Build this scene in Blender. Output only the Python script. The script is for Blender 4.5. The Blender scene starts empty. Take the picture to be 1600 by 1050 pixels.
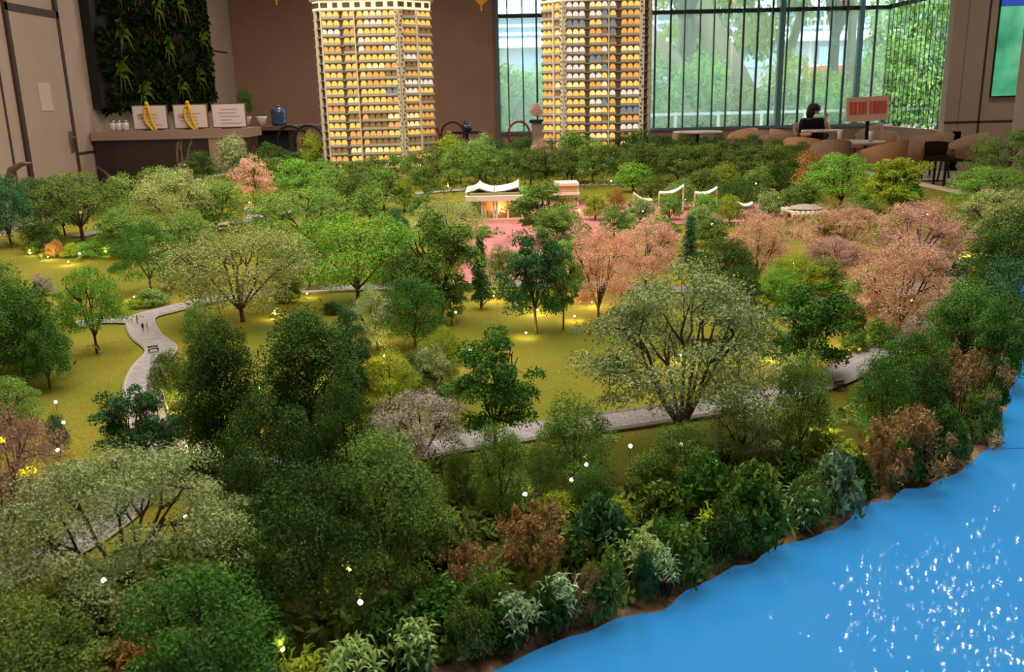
import bpy, bmesh, math, random
import numpy as np
from mathutils import Vector, Matrix
R = math.radians
rnd = random.Random(7)
C = bpy.context.scene.collection
# ------------------------------------------------------------------ camera, world, lights, exposure
FPX = 1400.0
CAMZ = 1.5
RM = Matrix.Rotation(R(75), 3, 'X') @ Matrix.Rotation(R(-1.35), 3, 'Z')
CAM = Vector((0, 0, CAMZ))
cam_d = bpy.data.cameras.new('camera')
cam_d.lens = 36 * FPX / 1600
cam_d.sensor_width = 36
cam_d.clip_start = .05
cam_d.clip_end = 300
cam_d.dof.use_dof = True
cam_d.dof.focus_distance = 3.2
cam_d.dof.aperture_fstop = 9.0
cam = bpy.data.objects.new('camera', cam_d)
C.objects.link(cam)
cam.matrix_world = Matrix.Translation(CAM) @ RM.to_4x4()
bpy.context.scene.camera = cam

w = bpy.data.worlds.new('overcast_sky')
bpy.context.scene.world = w
w.use_nodes = True
w.node_tree.nodes['Background'].inputs[0].default_value = (.90, .96, 1.0, 1)
w.node_tree.nodes['Background'].inputs[1].default_value = 5.2

def area(name, loc, sx, sy, energy, color, spread=180, rot=(0, 0, 0)):
    l = bpy.data.lights.new(name, 'AREA')
    l.shape = 'RECTANGLE'; l.size = sx; l.size_y = sy
    l.energy = energy; l.color = color; l.spread = R(spread)
    o = bpy.data.objects.new(name, l); C.objects.link(o)
    o.location = loc; o.rotation_euler = rot
    return o
WARM = (1, .92, .80)
for i, (x, y, e) in enumerate([(-2.0, 2.4, 70), (1.2, 2.5, 85), (-2.1, 5.2, 95), (1.2, 5.0, 95), (-2.2, 8.2, 105), (-.9, 10.4, 120)]):
    area('ceiling_light_panel', (x, y, 5.05), 2.2, 2.2, e, WARM, 165)
for (x, y, e) in [(-3.2, 15.5, 105), (2.2, 15.8, 70), (9.2, 13.4, 62), (-4.3, 10.2, 22)]:
    area('ceiling_light_panel', (x, y, 5.05), 1.2, 1.2, e, WARM, 160)

vs = bpy.context.scene.view_settings
vs.view_transform = 'Standard'; vs.look = 'None'; vs.gamma = 1; vs.use_curve_mapping = False
vs.exposure = 0.45
bpy.context.scene.cycles.max_bounces = 6
bpy.context.scene.cycles.transparent_max_bounces = 12
bpy.context.scene.cycles.sample_clamp_indirect = 8
bpy.context.scene.cycles.caustics_reflective = False
bpy.context.scene.cycles.caustics_refractive = False

# ------------------------------------------------------------------ helpers
GZ = .65        # level of the model's ground
WZ = .612       # level of the model's lake
def ray(px, py):
    return RM @ Vector(((px - 800) / FPX, -(py - 525) / FPX, -1))
def at(px, py, z=GZ):
    d = ray(px, py); t = (z - CAMZ) / d.z
    return CAM + d * t
def atd(px, py, y):
    d = ray(px, py); return CAM + d * (y / d.y)
def lin(c):
    return tuple((v / 255 / 12.92 if v / 255 <= .04045 else ((v / 255 + .055) / 1.055) ** 2.4) for v in c)
def tag(o, label=None, cat=None, group=None, kind=None):
    if label: o['label'] = label
    if cat: o['category'] = cat
    if group: o['group'] = group
    if kind: o['kind'] = kind
    return o
def empty(name, loc=(0, 0, 0), rz=0, label=None, cat=None, group=None):
    o = bpy.data.objects.new(name, None); C.objects.link(o)
    o.empty_display_size = .05
    o.location = loc; o.rotation_euler = (0, 0, rz)
    return tag(o, label, cat, group)
def link(name, me, m=None, parent=None):
    o = bpy.data.objects.new(name, me); C.objects.link(o)
    if parent is not None: o.parent = parent
    if m is not None:
        if len(me.materials) == 0: me.materials.append(m)
        if me.materials[0] is not m:
            o.material_slots[0].link = 'OBJECT'; o.material_slots[0].material = m
    return o
def np_mesh(name, V, Q, attr=None, smooth=False):
    me = bpy.data.meshes.new(name)
    V = np.asarray(V, dtype=np.float32); Q = np.asarray(Q, dtype=np.int32)
    me.vertices.add(len(V)); me.vertices.foreach_set('co', V.ravel())
    n = Q.shape[1]
    me.loops.add(Q.size); me.loops.foreach_set('vertex_index', Q.ravel())
    me.polygons.add(len(Q))
    me.polygons.foreach_set('loop_start', np.arange(0, Q.size, n, dtype=np.int32))
    if attr:
        for k, a in attr.items():
            at_ = me.attributes.new(k, 'FLOAT', 'POINT'); at_.data.foreach_set('value', np.asarray(a, dtype=np.float32))
    me.update(calc_edges=True)
    if smooth:
        me.polygons.foreach_set('use_smooth', np.ones(len(Q), dtype=bool))
    return me

class MB:
    def __init__(s): s.v = []; s.f = []
    def add(s, v, f):
        b = len(s.v); s.v += [tuple(p) for p in v]; s.f += [tuple(b + i for i in q) for q in f]; return s
    def box(s, c, d, rz=0, taper=1.0):
        x, y, z = d[0] / 2, d[1] / 2, d[2] / 2
        ca, sa = math.cos(rz), math.sin(rz)
        v = []
        for sz in (-1, 1):
            k = taper if sz > 0 else 1
            for sx, sy in ((-1, -1), (1, -1), (1, 1), (-1, 1)):
                X, Y = sx * x * k, sy * y * k
                v.append((c[0] + X * ca - Y * sa, c[1] + X * sa + Y * ca, c[2] + sz * z))
        return s.add(v, [(3, 2, 1, 0), (4, 5, 6, 7), (0, 1, 5, 4), (1, 2, 6, 5), (2, 3, 7, 6), (3, 0, 4, 7)])
    def tube(s, pts, rad, n=8, cap=True):
        pts = [Vector(p) for p in pts]
        if not hasattr(rad, '__len__'): rad = [rad] * len(pts)
        v = []; f = []
        for i, p in enumerate(pts):
            t = (pts[min(i + 1, len(pts) - 1)] - pts[max(i - 1, 0)]).normalized()
            u = t.cross(Vector((0, 0, 1)) if abs(t.z) < .95 else Vector((1, 0, 0))).normalized(); q = t.cross(u)
            for k in range(n):
                a = 2 * math.pi * k / n
                v.append(p + (u * math.cos(a) + q * math.sin(a)) * rad[i])
        for i in range(len(pts) - 1):
            for k in range(n):
                a, b = i * n + k, i * n + (k + 1) % n
                f.append((a, b, b + n, a + n))
        if cap:
            f.append(tuple(range(n))[::-1]); f.append(tuple((len(pts) - 1) * n + k for k in range(n)))
        return s.add(v, f)
    def lathe(s, prof, c=(0, 0, 0), n=16, sx=1, sy=1):
        v = []; f = []
        for r, z in prof:
            for k in range(n):
                a = 2 * math.pi * k / n
                v.append((c[0] + r * math.cos(a) * sx, c[1] + r * math.sin(a) * sy, c[2] + z))
        for i in range(len(prof) - 1):
            for k in range(n):
                a, b = i * n + k, i * n + (k + 1) % n
                f.append((a, b, b + n, a + n))
        f.append(tuple(range(n))[::-1]); f.append(tuple((len(prof) - 1) * n + k for k in range(n)))
        return s.add(v, f)
    def ball(s, c, r, n=10, m=6, sz=1):
        return s.lathe([(max(1e-4, r * math.sin(math.pi * i / m)), -r * sz * math.cos(math.pi * i / m)) for i in range(m + 1)], c, n)
    def prism(s, poly, z0, z1):
        n = len(poly)
        v = [(p[0], p[1], z0) for p in poly] + [(p[0], p[1], z1) for p in poly]
        return s.add(v, [tuple(range(n))[::-1], tuple(range(n, 2 * n))] + [(i, (i + 1) % n, n + (i + 1) % n, n + i) for i in range(n)])
    def plate(s, poly, o, ux, uz, th):
        """polygon in the plane (ux,uz) at o, thickened along ux x uz towards the viewer"""
        o = Vector(o); ux = Vector(ux).normalized(); uz = Vector(uz).normalized(); nn = ux.cross(uz)
        n = len(poly)
        v = [o + ux * a + uz * b for a, b in poly] + [o + ux * a + uz * b + nn * th for a, b in poly]
        return s.add(v, [tuple(range(n))[::-1], tuple(range(n, 2 * n))] + [(i, (i + 1) % n, n + (i + 1) % n, n + i) for i in range(n)])
    def mesh(s, name, smooth=False):
        me = bpy.data.meshes.new(name); me.from_pydata(s.v, [], s.f); me.update()
        if smooth:
            me.polygons.foreach_set('use_smooth', np.ones(len(me.polygons), dtype=bool))
        return me
    def build(s, name, m, parent=None, smooth=False):
        return link(name, s.mesh(name, smooth), m, parent)

# ------------------------------------------------------------------ materials
def mat(name, col, rough=.7, spec=.3, metal=0, emit=None, es=0, noise=0, nscale=8, bump=0, bscale=40, col2=None):
    m = bpy.data.materials.new(name); m.use_nodes = True
    nt = m.node_tree; b = nt.nodes['Principled BSDF']
    b.inputs['Base Color'].default_value = (*col, 1)
    b.inputs['Roughness'].default_value = rough
    b.inputs['Specular IOR Level'].default_value = spec
    b.inputs['Metallic'].default_value = metal
    if emit:
        b.inputs['Emission Color'].default_value = (*emit, 1); b.inputs['Emission Strength'].default_value = es
    tc = None
    if noise or bump:
        tc = nt.nodes.new('ShaderNodeTexCoord')
    if noise:
        n = nt.nodes.new('ShaderNodeTexNoise'); n.inputs['Scale'].default_value = nscale; n.inputs['Detail'].default_value = 5
        nt.links.new(tc.outputs['Object'], n.inputs['Vector'])
        mx = nt.nodes.new('ShaderNodeMix'); mx.data_type = 'RGBA'
        c2 = col2 or tuple(c * (1 - noise) for c in col)
        mx.inputs[6].default_value = (*col, 1); mx.inputs[7].default_value = (*c2, 1)
        rp = nt.nodes.new('ShaderNodeMapRange'); rp.inputs[1].default_value = .35; rp.inputs[2].default_value = .65
        nt.links.new(n.outputs['Fac'], rp.inputs[0]); nt.links.new(rp.outputs[0], mx.inputs[0])
        nt.links.new(mx.outputs[2], b.inputs['Base Color'])
    if bump:
        n = nt.nodes.new('ShaderNodeTexNoise'); n.inputs['Scale'].default_value = bscale; n.inputs['Detail'].default_value = 4
        nt.links.new(tc.outputs['Object'], n.inputs['Vector'])
        bp = nt.nodes.new('ShaderNodeBump'); bp.inputs['Strength'].default_value = bump; bp.inputs['Distance'].default_value = .01
        nt.links.new(n.outputs['Fac'], bp.inputs['Height']); nt.links.new(bp.outputs[0], b.inputs['Normal'])
    return m
def emit(name, col, s):
    return mat(name, tuple(min(1, c) * .5 for c in col), .5, .2, emit=col, es=s)
def leafmat(name, c_lo, c_hi, trans=.14, jitter=.16):
    """two leaf tones of one species, mixed leaf by leaf, a little different from tree to tree"""
    m = bpy.data.materials.new(name); m.use_nodes = True
    nt = m.node_tree; nt.nodes.clear()
    out = nt.nodes.new('ShaderNodeOutputMaterial')
    a = nt.nodes.new('ShaderNodeAttribute'); a.attribute_name = 'tone'
    mx = nt.nodes.new('ShaderNodeMix'); mx.data_type = 'RGBA'
    mx.inputs[6].default_value = (*lin(c_lo), 1); mx.inputs[7].default_value = (*lin(c_hi), 1)
    nt.links.new(a.outputs['Fac'], mx.inputs[0])
    oi = nt.nodes.new('ShaderNodeObjectInfo')
    hs = nt.nodes.new('ShaderNodeHueSaturation')
    mr = nt.nodes.new('ShaderNodeMapRange'); mr.inputs[3].default_value = 1 - jitter; mr.inputs[4].default_value = 1 + jitter
    nt.links.new(oi.outputs['Random'], mr.inputs[0]); nt.links.new(mr.outputs[0], hs.inputs['Value'])
    nt.links.new(mx.outputs[2], hs.inputs['Color'])
    df = nt.nodes.new('ShaderNodeBsdfDiffuse'); tr = nt.nodes.new('ShaderNodeBsdfTranslucent'); ms = nt.nodes.new('ShaderNodeMixShader')
    ms.inputs[0].default_value = trans
    nt.links.new(hs.outputs[0], df.inputs[0]); nt.links.new(hs.outputs[0], tr.inputs[0])
    nt.links.new(df.outputs[0], ms.inputs[1]); nt.links.new(tr.outputs[0], ms.inputs[2])
    nt.links.new(ms.outputs[0], out.inputs[0])
    return m
LEAF = {
    'olive': leafmat('pale_olive_leaves', (108, 122, 64), (206, 212, 138)),
    'sage': leafmat('grey_sage_leaves', (104, 126, 76), (200, 212, 146)),
    'bright': leafmat('bright_green_leaves', (66, 120, 34), (158, 202, 84)),
    'green': leafmat('mid_green_leaves', (66, 102, 40), (152, 184, 90)),
    'deep': leafmat('deep_green_leaves', (40, 82, 34), (108, 154, 70)),
    'teal': leafmat('dark_bluish_green_leaves', (38, 80, 48), (98, 142, 88)),
    'dark': leafmat('dark_green_leaves', (38, 66, 30), (96, 128, 62)),
    'darkolive': leafmat('dark_olive_leaves', (64, 88, 34), (132, 154, 76)),
    'lime': leafmat('yellow_green_leaves', (110, 136, 30), (186, 196, 74)),
    'pink': leafmat('pink_twigs', (196, 144, 124), (250, 208, 184)),
    'rust': leafmat('rust_brown_twigs', (178, 138, 112), (238, 196, 166)),
    'mauve': leafmat('mauve_twigs', (150, 118, 106), (214, 176, 158)),
    'grey': leafmat('silver_grey_leaves', (134, 126, 110), (208, 198, 180)),
    'brown': leafmat('brown_feathery_leaves', (124, 100, 62), (190, 156, 106)),
    'blue': leafmat('bluish_green_leaves', (84, 124, 88), (172, 200, 150)),
    'mint': leafmat('light_green_leaves', (94, 132, 62), (180, 204, 124)),
    'orange': leafmat('orange_brown_leaves', (146, 108, 58), (204, 156, 92)),
}
M = {}
M['bark'] = mat('dark_bark', lin((92, 80, 62)), .9, .1, noise=.4, nscale=30)
M['barkpale'] = mat('pale_bark', lin((150, 134, 108)), .9, .1, noise=.3, nscale=30)
M['wall'] = mat('taupe_wall_panel', lin((158, 138, 122)), .75, .2, noise=.10, nscale=1.2)
M['wallback'] = mat('brown_fabric_wall', lin((142, 110, 94)), .85, .1, noise=.08, nscale=2)
M['groove'] = mat('dark_bronze_joint', lin((58, 42, 36)), .5, .4)
M['door'] = mat('door_leaf', lin((152, 134, 116)), .6, .3, noise=.06, nscale=2)
M['metal'] = mat('brushed_steel', lin((150, 145, 138)), .35, .5, metal=.9)
M['paper'] = mat('white_paper', lin((205, 192, 182)), .8, .2)
M['ceil'] = mat('ceiling_paint', lin((190, 180, 168)), .9, .1)
M['floor'] = mat('beige_stone_floor', lin((176, 152, 138)), .35, .4, noise=.12, nscale=3)
M['fin'] = mat('dark_green_grey_fin', lin((34, 48, 46)), .5, .3)
M['mullion'] = mat('grey_mullion', lin((70, 90, 94)), .5, .4)
M['dark'] = mat('black_plastic', lin((26, 22, 20)), .5, .3)

# ------------------------------------------------------------------ the room
def struct(o):
    o['kind'] = 'structure'; return o
XL, YB, XW, YR, ZC = -5.8, 20.0, 8.2, 16.5, 5.2
struct(MB().box((2.5, 9, -.05), (18, 24.4, .1)).build('floor', M['floor']))
struct(MB().box((2.5, 9, ZC + .05), (18, 24.4, .1)).build('ceiling', M['ceil']))
wl = struct(MB().box((XL - .1, 8.9, ZC / 2), (.2, 23.2, ZC)).build('wall_left', M['wall']))
wb = struct(MB().box(((XL - .2 - .21) / 2, YB + .1, ZC / 2), (-.21 - XL + .2, .2, ZC)).build('wall_back', M['wallback']))
struct(MB().box(((-.21 + XW) / 2 + .1, YB + .1, .35), (XW + .21 + .2, .2, .7)).build('wall_sill', M['wallback']))
wr = struct(MB().box((9.7, YR + .1, ZC / 2), (3.7, .2, ZC)).build('wall_right', M['wall']))
struct(MB().box((11.4, 7, ZC / 2), (.2, 19.4, ZC)).build('wall_far_right', M['wall']))
struct(MB().box((2.5, -2.8, ZC / 2), (18, .2, ZC)).build('wall_front', M['wall']))
# joints, door and lower groove of the left wall (thin bronze profiles set on the panels)
def groove(p0, p1, wd=.03, pr=None, dp=.012):
    p0, p1 = Vector(p0), Vector(p1); c = (p0 + p1) / 2; d = p1 - p0
    s = [max(abs(d.x), dp), max(abs(d.y), dp), max(abs(d.z), wd)]
    return MB().box(c, s).build('panel_joint', M['groove'], pr)
for y, wd in ((10.72, .035), (18.55, .03), (9.4, .03)):
    MB().box((XL + .004, y, ZC / 2), (.012, wd, ZC)).build('panel_joint', M['groove'], wl)
MB().box((XL + .004, 12.6, .88), (.012, .66, .03)).build('panel_joint', M['groove'], wl)
MB().box((XL + .004, 19.1, 2.5), (.012, 1.0, .03)).build('panel_joint', M['groove'], wl)
dr = struct(empty('door_1', (XL, 11.65, 0)))
MB().box((.012, 0, 1.3), (.03, 1.19, 2.6)).build('door_leaf', M['door'], dr)
MB().box((.012, -.62, 2.6), (.05, .075, 5.2)).build('door_frame', M['groove'], dr)
MB().box((.012, .62, 2.6), (.05, .075, 5.2)).build('door_frame', M['groove'], dr)
MB().box((.012, 0, 2.64), (.05, 1.3, .085)).build('door_frame', M['groove'], dr)
hd = MB().box((.04, .5, 1.05), (.02, .07, .26)).build('door_handle', M['metal'], dr)
MB().tube([(.04, .5, 1.1), (.1, .5, 1.1), (.1, .38, 1.1)], .014, 8).build('lever', M['metal'], hd)
MB().box((.03, .0, 1.62), (.008, .30, .34)).build('paper_notice', mat('notice_paper', lin((172, 156, 144)), .8, .1), dr)
# grooves of the right wall
MB().box((atd(1534, 140, YR).x, YR - .004, ZC / 2), (.035, .012, ZC)).build('panel_joint', M['groove'], wr)
MB().box((9.6, YR - .004, .86), (3.5, .012, .035)).build('panel_joint', M['groove'], wr)
pj = atd(1588, 150, 12.8)
pc = struct(MB().box((pj.x + .35, 12.8, ZC / 2), (.5, .4, ZC)).build('wall_column', M['wall']))
# living plant wall comes further down with the foliage kit

# glazed corner: window_1 (back) and window_2 (side)
def glassmat():
    m = bpy.data.materials.new('window_glass'); m.use_nodes = True
    nt = m.node_tree; nt.nodes.clear()
    o = nt.nodes.new('ShaderNodeOutputMaterial'); t = nt.nodes.new('ShaderNodeBsdfTransparent'); g = nt.nodes.new('ShaderNodeBsdfGlossy')
    t.inputs[0].default_value = (.86, .95, .93, 1); g.inputs['Roughness'].default_value = .02
    lw = nt.nodes.new('ShaderNodeLayerWeight'); lw.inputs[0].default_value = .5
    pw_ = nt.nodes.new('ShaderNodeMath'); pw_.operation = 'POWER'; pw_.inputs[1].default_value = 5; nt.links.new(lw.outputs['Facing'], pw_.inputs[0])
    f = nt.nodes.new('ShaderNodeMath'); f.operation = 'MULTIPLY_ADD'; f.inputs[1].default_value = .8; f.inputs[2].default_value = .03; nt.links.new(pw_.outputs[0], f.inputs[0])
    ms = nt.nodes.new('ShaderNodeMixShader')
    nt.links.new(f.outputs[0], ms.inputs[0]); nt.links.new(t.outputs[0], ms.inputs[1]); nt.links.new(g.outputs[0], ms.inputs[2])
    nt.links.new(ms.outputs[0], o.inputs[0]); return m
M['glass'] = glassmat()
w1 = struct(MB().box(((XW - .21) / 2, YB + .02, .72), (XW + .21, .16, .06)).build('window_1', M['mullion']))
pane_w = (XW + .21) / 5
for i in range(5):
    MB().box((-.21 + pane_w * (i + .5), YB + .06, (.75 + ZC) / 2), (pane_w - .05, .012, ZC - .75)).build('pane', M['glass'], w1)
fm = MB().box((0, 0, (.75 + ZC) / 2), (.034, .05, ZC - .75)).mesh('fin')
xs = []
x = .06
while x < XW - .1:
    xs.append(x); x += .312
for i, x in enumerate(xs):
    o = link('fin', fm, M['fin'], w1); o.location = (x + rnd.uniform(-.02, .02), YB - .02, 0)
    o.scale.x = rnd.choice((.8, 1, 1.15))
for px, wd in ((1216, .11), (1337, .09)):
    MB().box((atd(px, 150, YB).x, YB + .0, (.75 + ZC) / 2), (wd, .14, ZC - .75)).build('mullion', M['mullion'], w1)
m = bpy.data.materials.new('sheer_screen_cloth'); m.use_nodes = True; nt = m.node_tree; nt.nodes.clear()
o_ = nt.nodes.new('ShaderNodeOutputMaterial'); t_ = nt.nodes.new('ShaderNodeBsdfTransparent'); l_ = nt.nodes.new('ShaderNodeBsdfTranslucent'); x_ = nt.nodes.new('ShaderNodeMixShader')
l_.inputs[0].default_value = (.80, .86, .84, 1); x_.inputs[0].default_value = .13
nt.links.new(t_.outputs[0], x_.inputs[1]); nt.links.new(l_.outputs[0], x_.inputs[2]); nt.links.new(x_.outputs[0], o_.inputs[0])
M['sheer'] = m
MB().box(((XW - .21) / 2, YB + .045, (.75 + ZC) / 2), (XW + .1, .002, ZC - .76)).build('sheer_screen', M['sheer'], w1)
MB().box(((XW - .21) / 2, YB + .05, 3.13), (XW + .21, .06, .085)).build('transom', M['fin'], w1)
MB().box((-.17, YB - .01, ZC / 2), (.08, .16, ZC)).build('mullion', M['mullion'], w1)
w2 = struct(MB().box((XW - .1, (YB + YR) / 2, .35), (.16, YB - YR, .7)).build('window_2', M['wallback']))
w2.name = 'window_2'
MB().box((XW - .1, (YB + YR) / 2, (.75 + ZC) / 2), (.012, YB - YR, ZC - .75)).build('pane', M['glass'], w2)
fm2 = MB().box((0, 0, (.75 + ZC) / 2), (.010, .016, ZC - .75)).mesh('fin')
for i in range(17):
    o = link('fin', fm2, M['fin'], w2); o.location = (XW - .12, YB - .15 - i * .2, 0)
MB().box((XW - .08, (YB + YR) / 2, 3.13), (.06, YB - YR, .085)).build('transom', M['fin'], w2)

# ------------------------------------------------------------------ the model's plinth, terrain, paths, lake
EX0, EX1, EY0, EY1 = -3.5, 3.65, .45, 11.2
SHORE_PX = [(330, 1190), (450, 1130), (600, 1085), (715, 1052), (790, 1024), (880, 992), (960, 963), (1035, 945), (1090, 906), (1170, 872), (1205, 853), (1270, 832), (1310, 815), (1370, 776), (1440, 757), (1490, 736), (1538, 703), (1553, 665), (1562, 620), (1592, 560), (1604, 490)]
SH = [tuple(at(a, b, WZ))[:2] for a, b in SHORE_PX]
SH = [(EX0 - 1, EY0 - .35), (SH[0][0] - .5, SH[0][1] - .25)] + SH + [(2.25, 4.0), (2.7, 4.5), (3.2, 4.85), (4.6, 5.3)]
SHa = np.array(SH)
def shore_sd(P):
    """signed distance to the shoreline, positive on land"""
    P = np.asarray(P, dtype=float); best = np.full(len(P), 1e9); sg = np.ones(len(P))
    for a, b in zip(SHa[:-1], SHa[1:]):
        d = b - a; L = (d ** 2).sum()
        t = np.clip(((P - a) @ d) / L, 0, 1)
        q = P - (a + t[:, None] * d); dist = np.hypot(q[:, 0], q[:, 1])
        cr = d[0] * q[:, 1] - d[1] * q[:, 0]
        m = dist < best
        best = np.where(m, dist, best); sg = np.where(m, np.sign(cr), sg)
    return best * sg
def vnoise(P, sc, seed=0):
    from mathutils import noise as N
    return np.array([N.noise((p[0] * sc + seed, p[1] * sc, 0.3 * seed)) for p in P])
def ground_from_sd(s):
    t = np.clip(s / .16, -1.5, 1); t2 = np.clip(t, 0, 1)
    return np.where(s > 0, WZ + .004 + (GZ - WZ - .004) * (t2 * t2 * (3 - 2 * t2)), WZ + .004 + s * .35)
def gz(x, y):
    return float(ground_from_sd(shore_sd([(x, y)]))[0])

table = empty('model_table', (0, 0, 0), 0, 'large model park base with lawns and paths on a beige plinth', 'model base')
rim = mat('beige_plinth', lin((186, 158, 138)), .55, .3, noise=.05, nscale=4)
pl = MB()
pl.prism([(EX0, EY0), (EX1, EY0), (EX1, EY1), (EX0, EY1)], 0, WZ - .06)
pl.box((EX0 - .09, (EY0 + EY1) / 2, .32), (.18, EY1 - EY0 + .36, .64))
pl.box((EX1 + .09, (EY0 + EY1) / 2, .32), (.18, EY1 - EY0 + .36, .64))
pl.box(((EX0 + EX1) / 2, EY1 + .09, .32), (EX1 - EX0, .18, .64))
pl.box(((EX0 + EX1) / 2, EY0 - .09, .32), (EX1 - EX0, .18, .64))
pl.build('plinth', rim, table)
gx = np.linspace(EX0, EX1, 260)
gy = EY0 + (EY1 - EY0) * (np.linspace(0, 1, 300) ** 1.7)
GX, GYY = np.meshgrid(gx, gy)
P = np.stack([GX.ravel(), GYY.ravel()], 1)
sd = shore_sd(P)
near = np.abs(sd) < .4
nz = np.zeros(len(P)); nz[near] = vnoise(P[near], 14, 3) * .022 + vnoise(P[near], 45, 5) * .010
sdn = sd + nz
gzv = ground_from_sd(sdn)
bumpy = vnoise(P, 1.6, 2) * .006
gzv = gzv + np.where(sdn > .2, bumpy * np.clip((sdn - .2) / .3, 0, 1), 0)
bank = np.clip(1 - (sdn - .012) / .05, 0, 1)
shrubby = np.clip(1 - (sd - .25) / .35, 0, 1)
nX, nY = len(gx), len(gy)
ii = (np.arange(nY - 1)[:, None] * nX + np.arange(nX - 1)[None, :]).ravel()
keep = sdn > -.12
Q = np.stack([ii, ii + 1, ii + nX + 1, ii + nX], 1)
Q = Q[keep[Q].any(1)]
m = bpy.data.materials.new('turf_and_bank'); m.use_nodes = True
nt = m.node_tree; b = nt.nodes['Principled BSDF']; b.inputs['Roughness'].default_value = .95; b.inputs['Specular IOR Level'].default_value = .05
tc = nt.nodes.new('ShaderNodeTexCoord')
def nz_node(sc, det=5):
    n = nt.nodes.new('ShaderNodeTexNoise'); n.inputs['Scale'].default_value = sc; n.inputs['Detail'].default_value = det
    nt.links.new(tc.outputs['Object'], n.inputs['Vector']); return n
def mixc(fac, A, B):
    x = nt.nodes.new('ShaderNodeMix'); x.data_type = 'RGBA'
    nt.links.new(fac, x.inputs[0])
    for k, v in ((6, A), (7, B)):
        if isinstance(v, tuple): x.inputs[k].default_value = (*v, 1)
        else: nt.links.new(v, x.inputs[k])
    return x.outputs[2]
def ramp01(sock, lo, hi):
    r = nt.nodes.new('ShaderNodeMapRange'); r.inputs[1].default_value = lo; r.inputs[2].default_value = hi; nt.links.new(sock, r.inputs[0]); return r.outputs[0]
big = ramp01(nz_node(1.3, 3).outputs['Fac'], .38, .62)
fine = ramp01(nz_node(160, 3).outputs['Fac'], .3, .7)
c = mixc(big, lin((102, 114, 38)), lin((144, 130, 52)))
c = mixc(fine, c, lin((98, 94, 28)))
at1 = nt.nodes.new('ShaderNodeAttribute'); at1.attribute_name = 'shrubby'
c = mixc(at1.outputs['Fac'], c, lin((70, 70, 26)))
at2 = nt.nodes.new('ShaderNodeAttribute'); at2.attribute_name = 'bank'
mul = mixc(ramp01(nz_node(90, 4).outputs['Fac'], .35, .65), lin((172, 140, 118)), lin((122, 98, 80)))
c = mixc(at2.outputs['Fac'], c, mul)
nt.links.new(c, b.inputs['Base Color'])
bp = nt.nodes.new('ShaderNodeBump'); bp.inputs['Strength'].default_value = .6; bp.inputs['Distance'].default_value = .004
nt.links.new(nz_node(220, 3).outputs['Fac'], bp.inputs['Height']); nt.links.new(bp.outputs[0], b.inputs['Normal'])
M['turf'] = m
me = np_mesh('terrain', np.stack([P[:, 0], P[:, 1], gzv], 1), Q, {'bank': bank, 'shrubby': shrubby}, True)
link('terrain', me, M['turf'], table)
# paths: ribbons along centre lines
def brickmat(name, c1, c2, cm, sc):
    m = bpy.data.materials.new(name); m.use_nodes = True; nt = m.node_tree; b = nt.nodes['Principled BSDF']
    b.inputs['Roughness'].default_value = .8; b.inputs['Specular IOR Level'].default_value = .15
    tc = nt.nodes.new('ShaderNodeTexCoord'); k = nt.nodes.new('ShaderNodeTexBrick')
    k.inputs['Scale'].default_value = sc; k.inputs['Mortar Size'].default_value = .02
    k.inputs['Color1'].default_value = (*c1, 1); k.inputs['Color2'].default_value = (*c2, 1); k.inputs['Mortar'].default_value = (*cm, 1)
    nt.links.new(tc.outputs['Object'], k.inputs['Vector']); nt.links.new(k.outputs['Color'], b.inputs['Base Color']); return m
M['paver'] = brickmat('lilac_grey_pavers', lin((152, 144, 144)), lin((132, 126, 128)), lin((112, 104, 102)), 16)
M['plaza'] = brickmat('pink_pavers', lin((190, 126, 122)), lin((168, 102, 100)), lin((160, 110, 104)), 12)
M['kerb'] = mat('pale_kerb', lin((160, 152, 144)), .8, .2)
def smooth_line(pts, n=10):
    pts = [Vector((p[0], p[1])) for p in pts]; out = []
    for i in range(len(pts) - 1):
        p0, p1, p2, p3 = pts[max(i - 1, 0)], pts[i], pts[i + 1], pts[min(i + 2, len(pts) - 1)]
        for k in range(n):
            t = k / n
            out.append(.5 * ((2 * p1) + (p2 - p0) * t + (2 * p0 - 5 * p1 + 4 * p2 - p3) * t * t + (3 * p1 - p0 - 3 * p2 + p3) * t ** 3))
    out.append(pts[-1]); return out
def path(pix, wd, z=GZ + .009):
    ln = smooth_line([at(*p) for p in pix]); V = []; F = []; K = MB()
    L, Rr = [], []
    for i, p in enumerate(ln):
        t = (ln[min(i + 1, len(ln) - 1)] - ln[max(i - 1, 0)]).normalized(); nrm = Vector((-t.y, t.x))
        L.append(p + nrm * wd / 2); Rr.append(p - nrm * wd / 2)
    mb = MB()
    for i in range(len(ln) - 1):
        q = [L[i], Rr[i], Rr[i + 1], L[i + 1]]
        mb.add([(a.x, a.y, z) for a in q] + [(a.x, a.y, z - .02) for a in q], [(0, 1, 2, 3), (0, 4, 5, 1), (3, 2, 6, 7), (0, 3, 7, 4), (1, 5, 6, 2)])
    mb.build('footpath', M['paver'], table)
    for S in (L, Rr):
        MB().tube([(a.x, a.y, z - .001) for a in S], .006, 4).build('kerb', M['kerb'], table)
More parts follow.
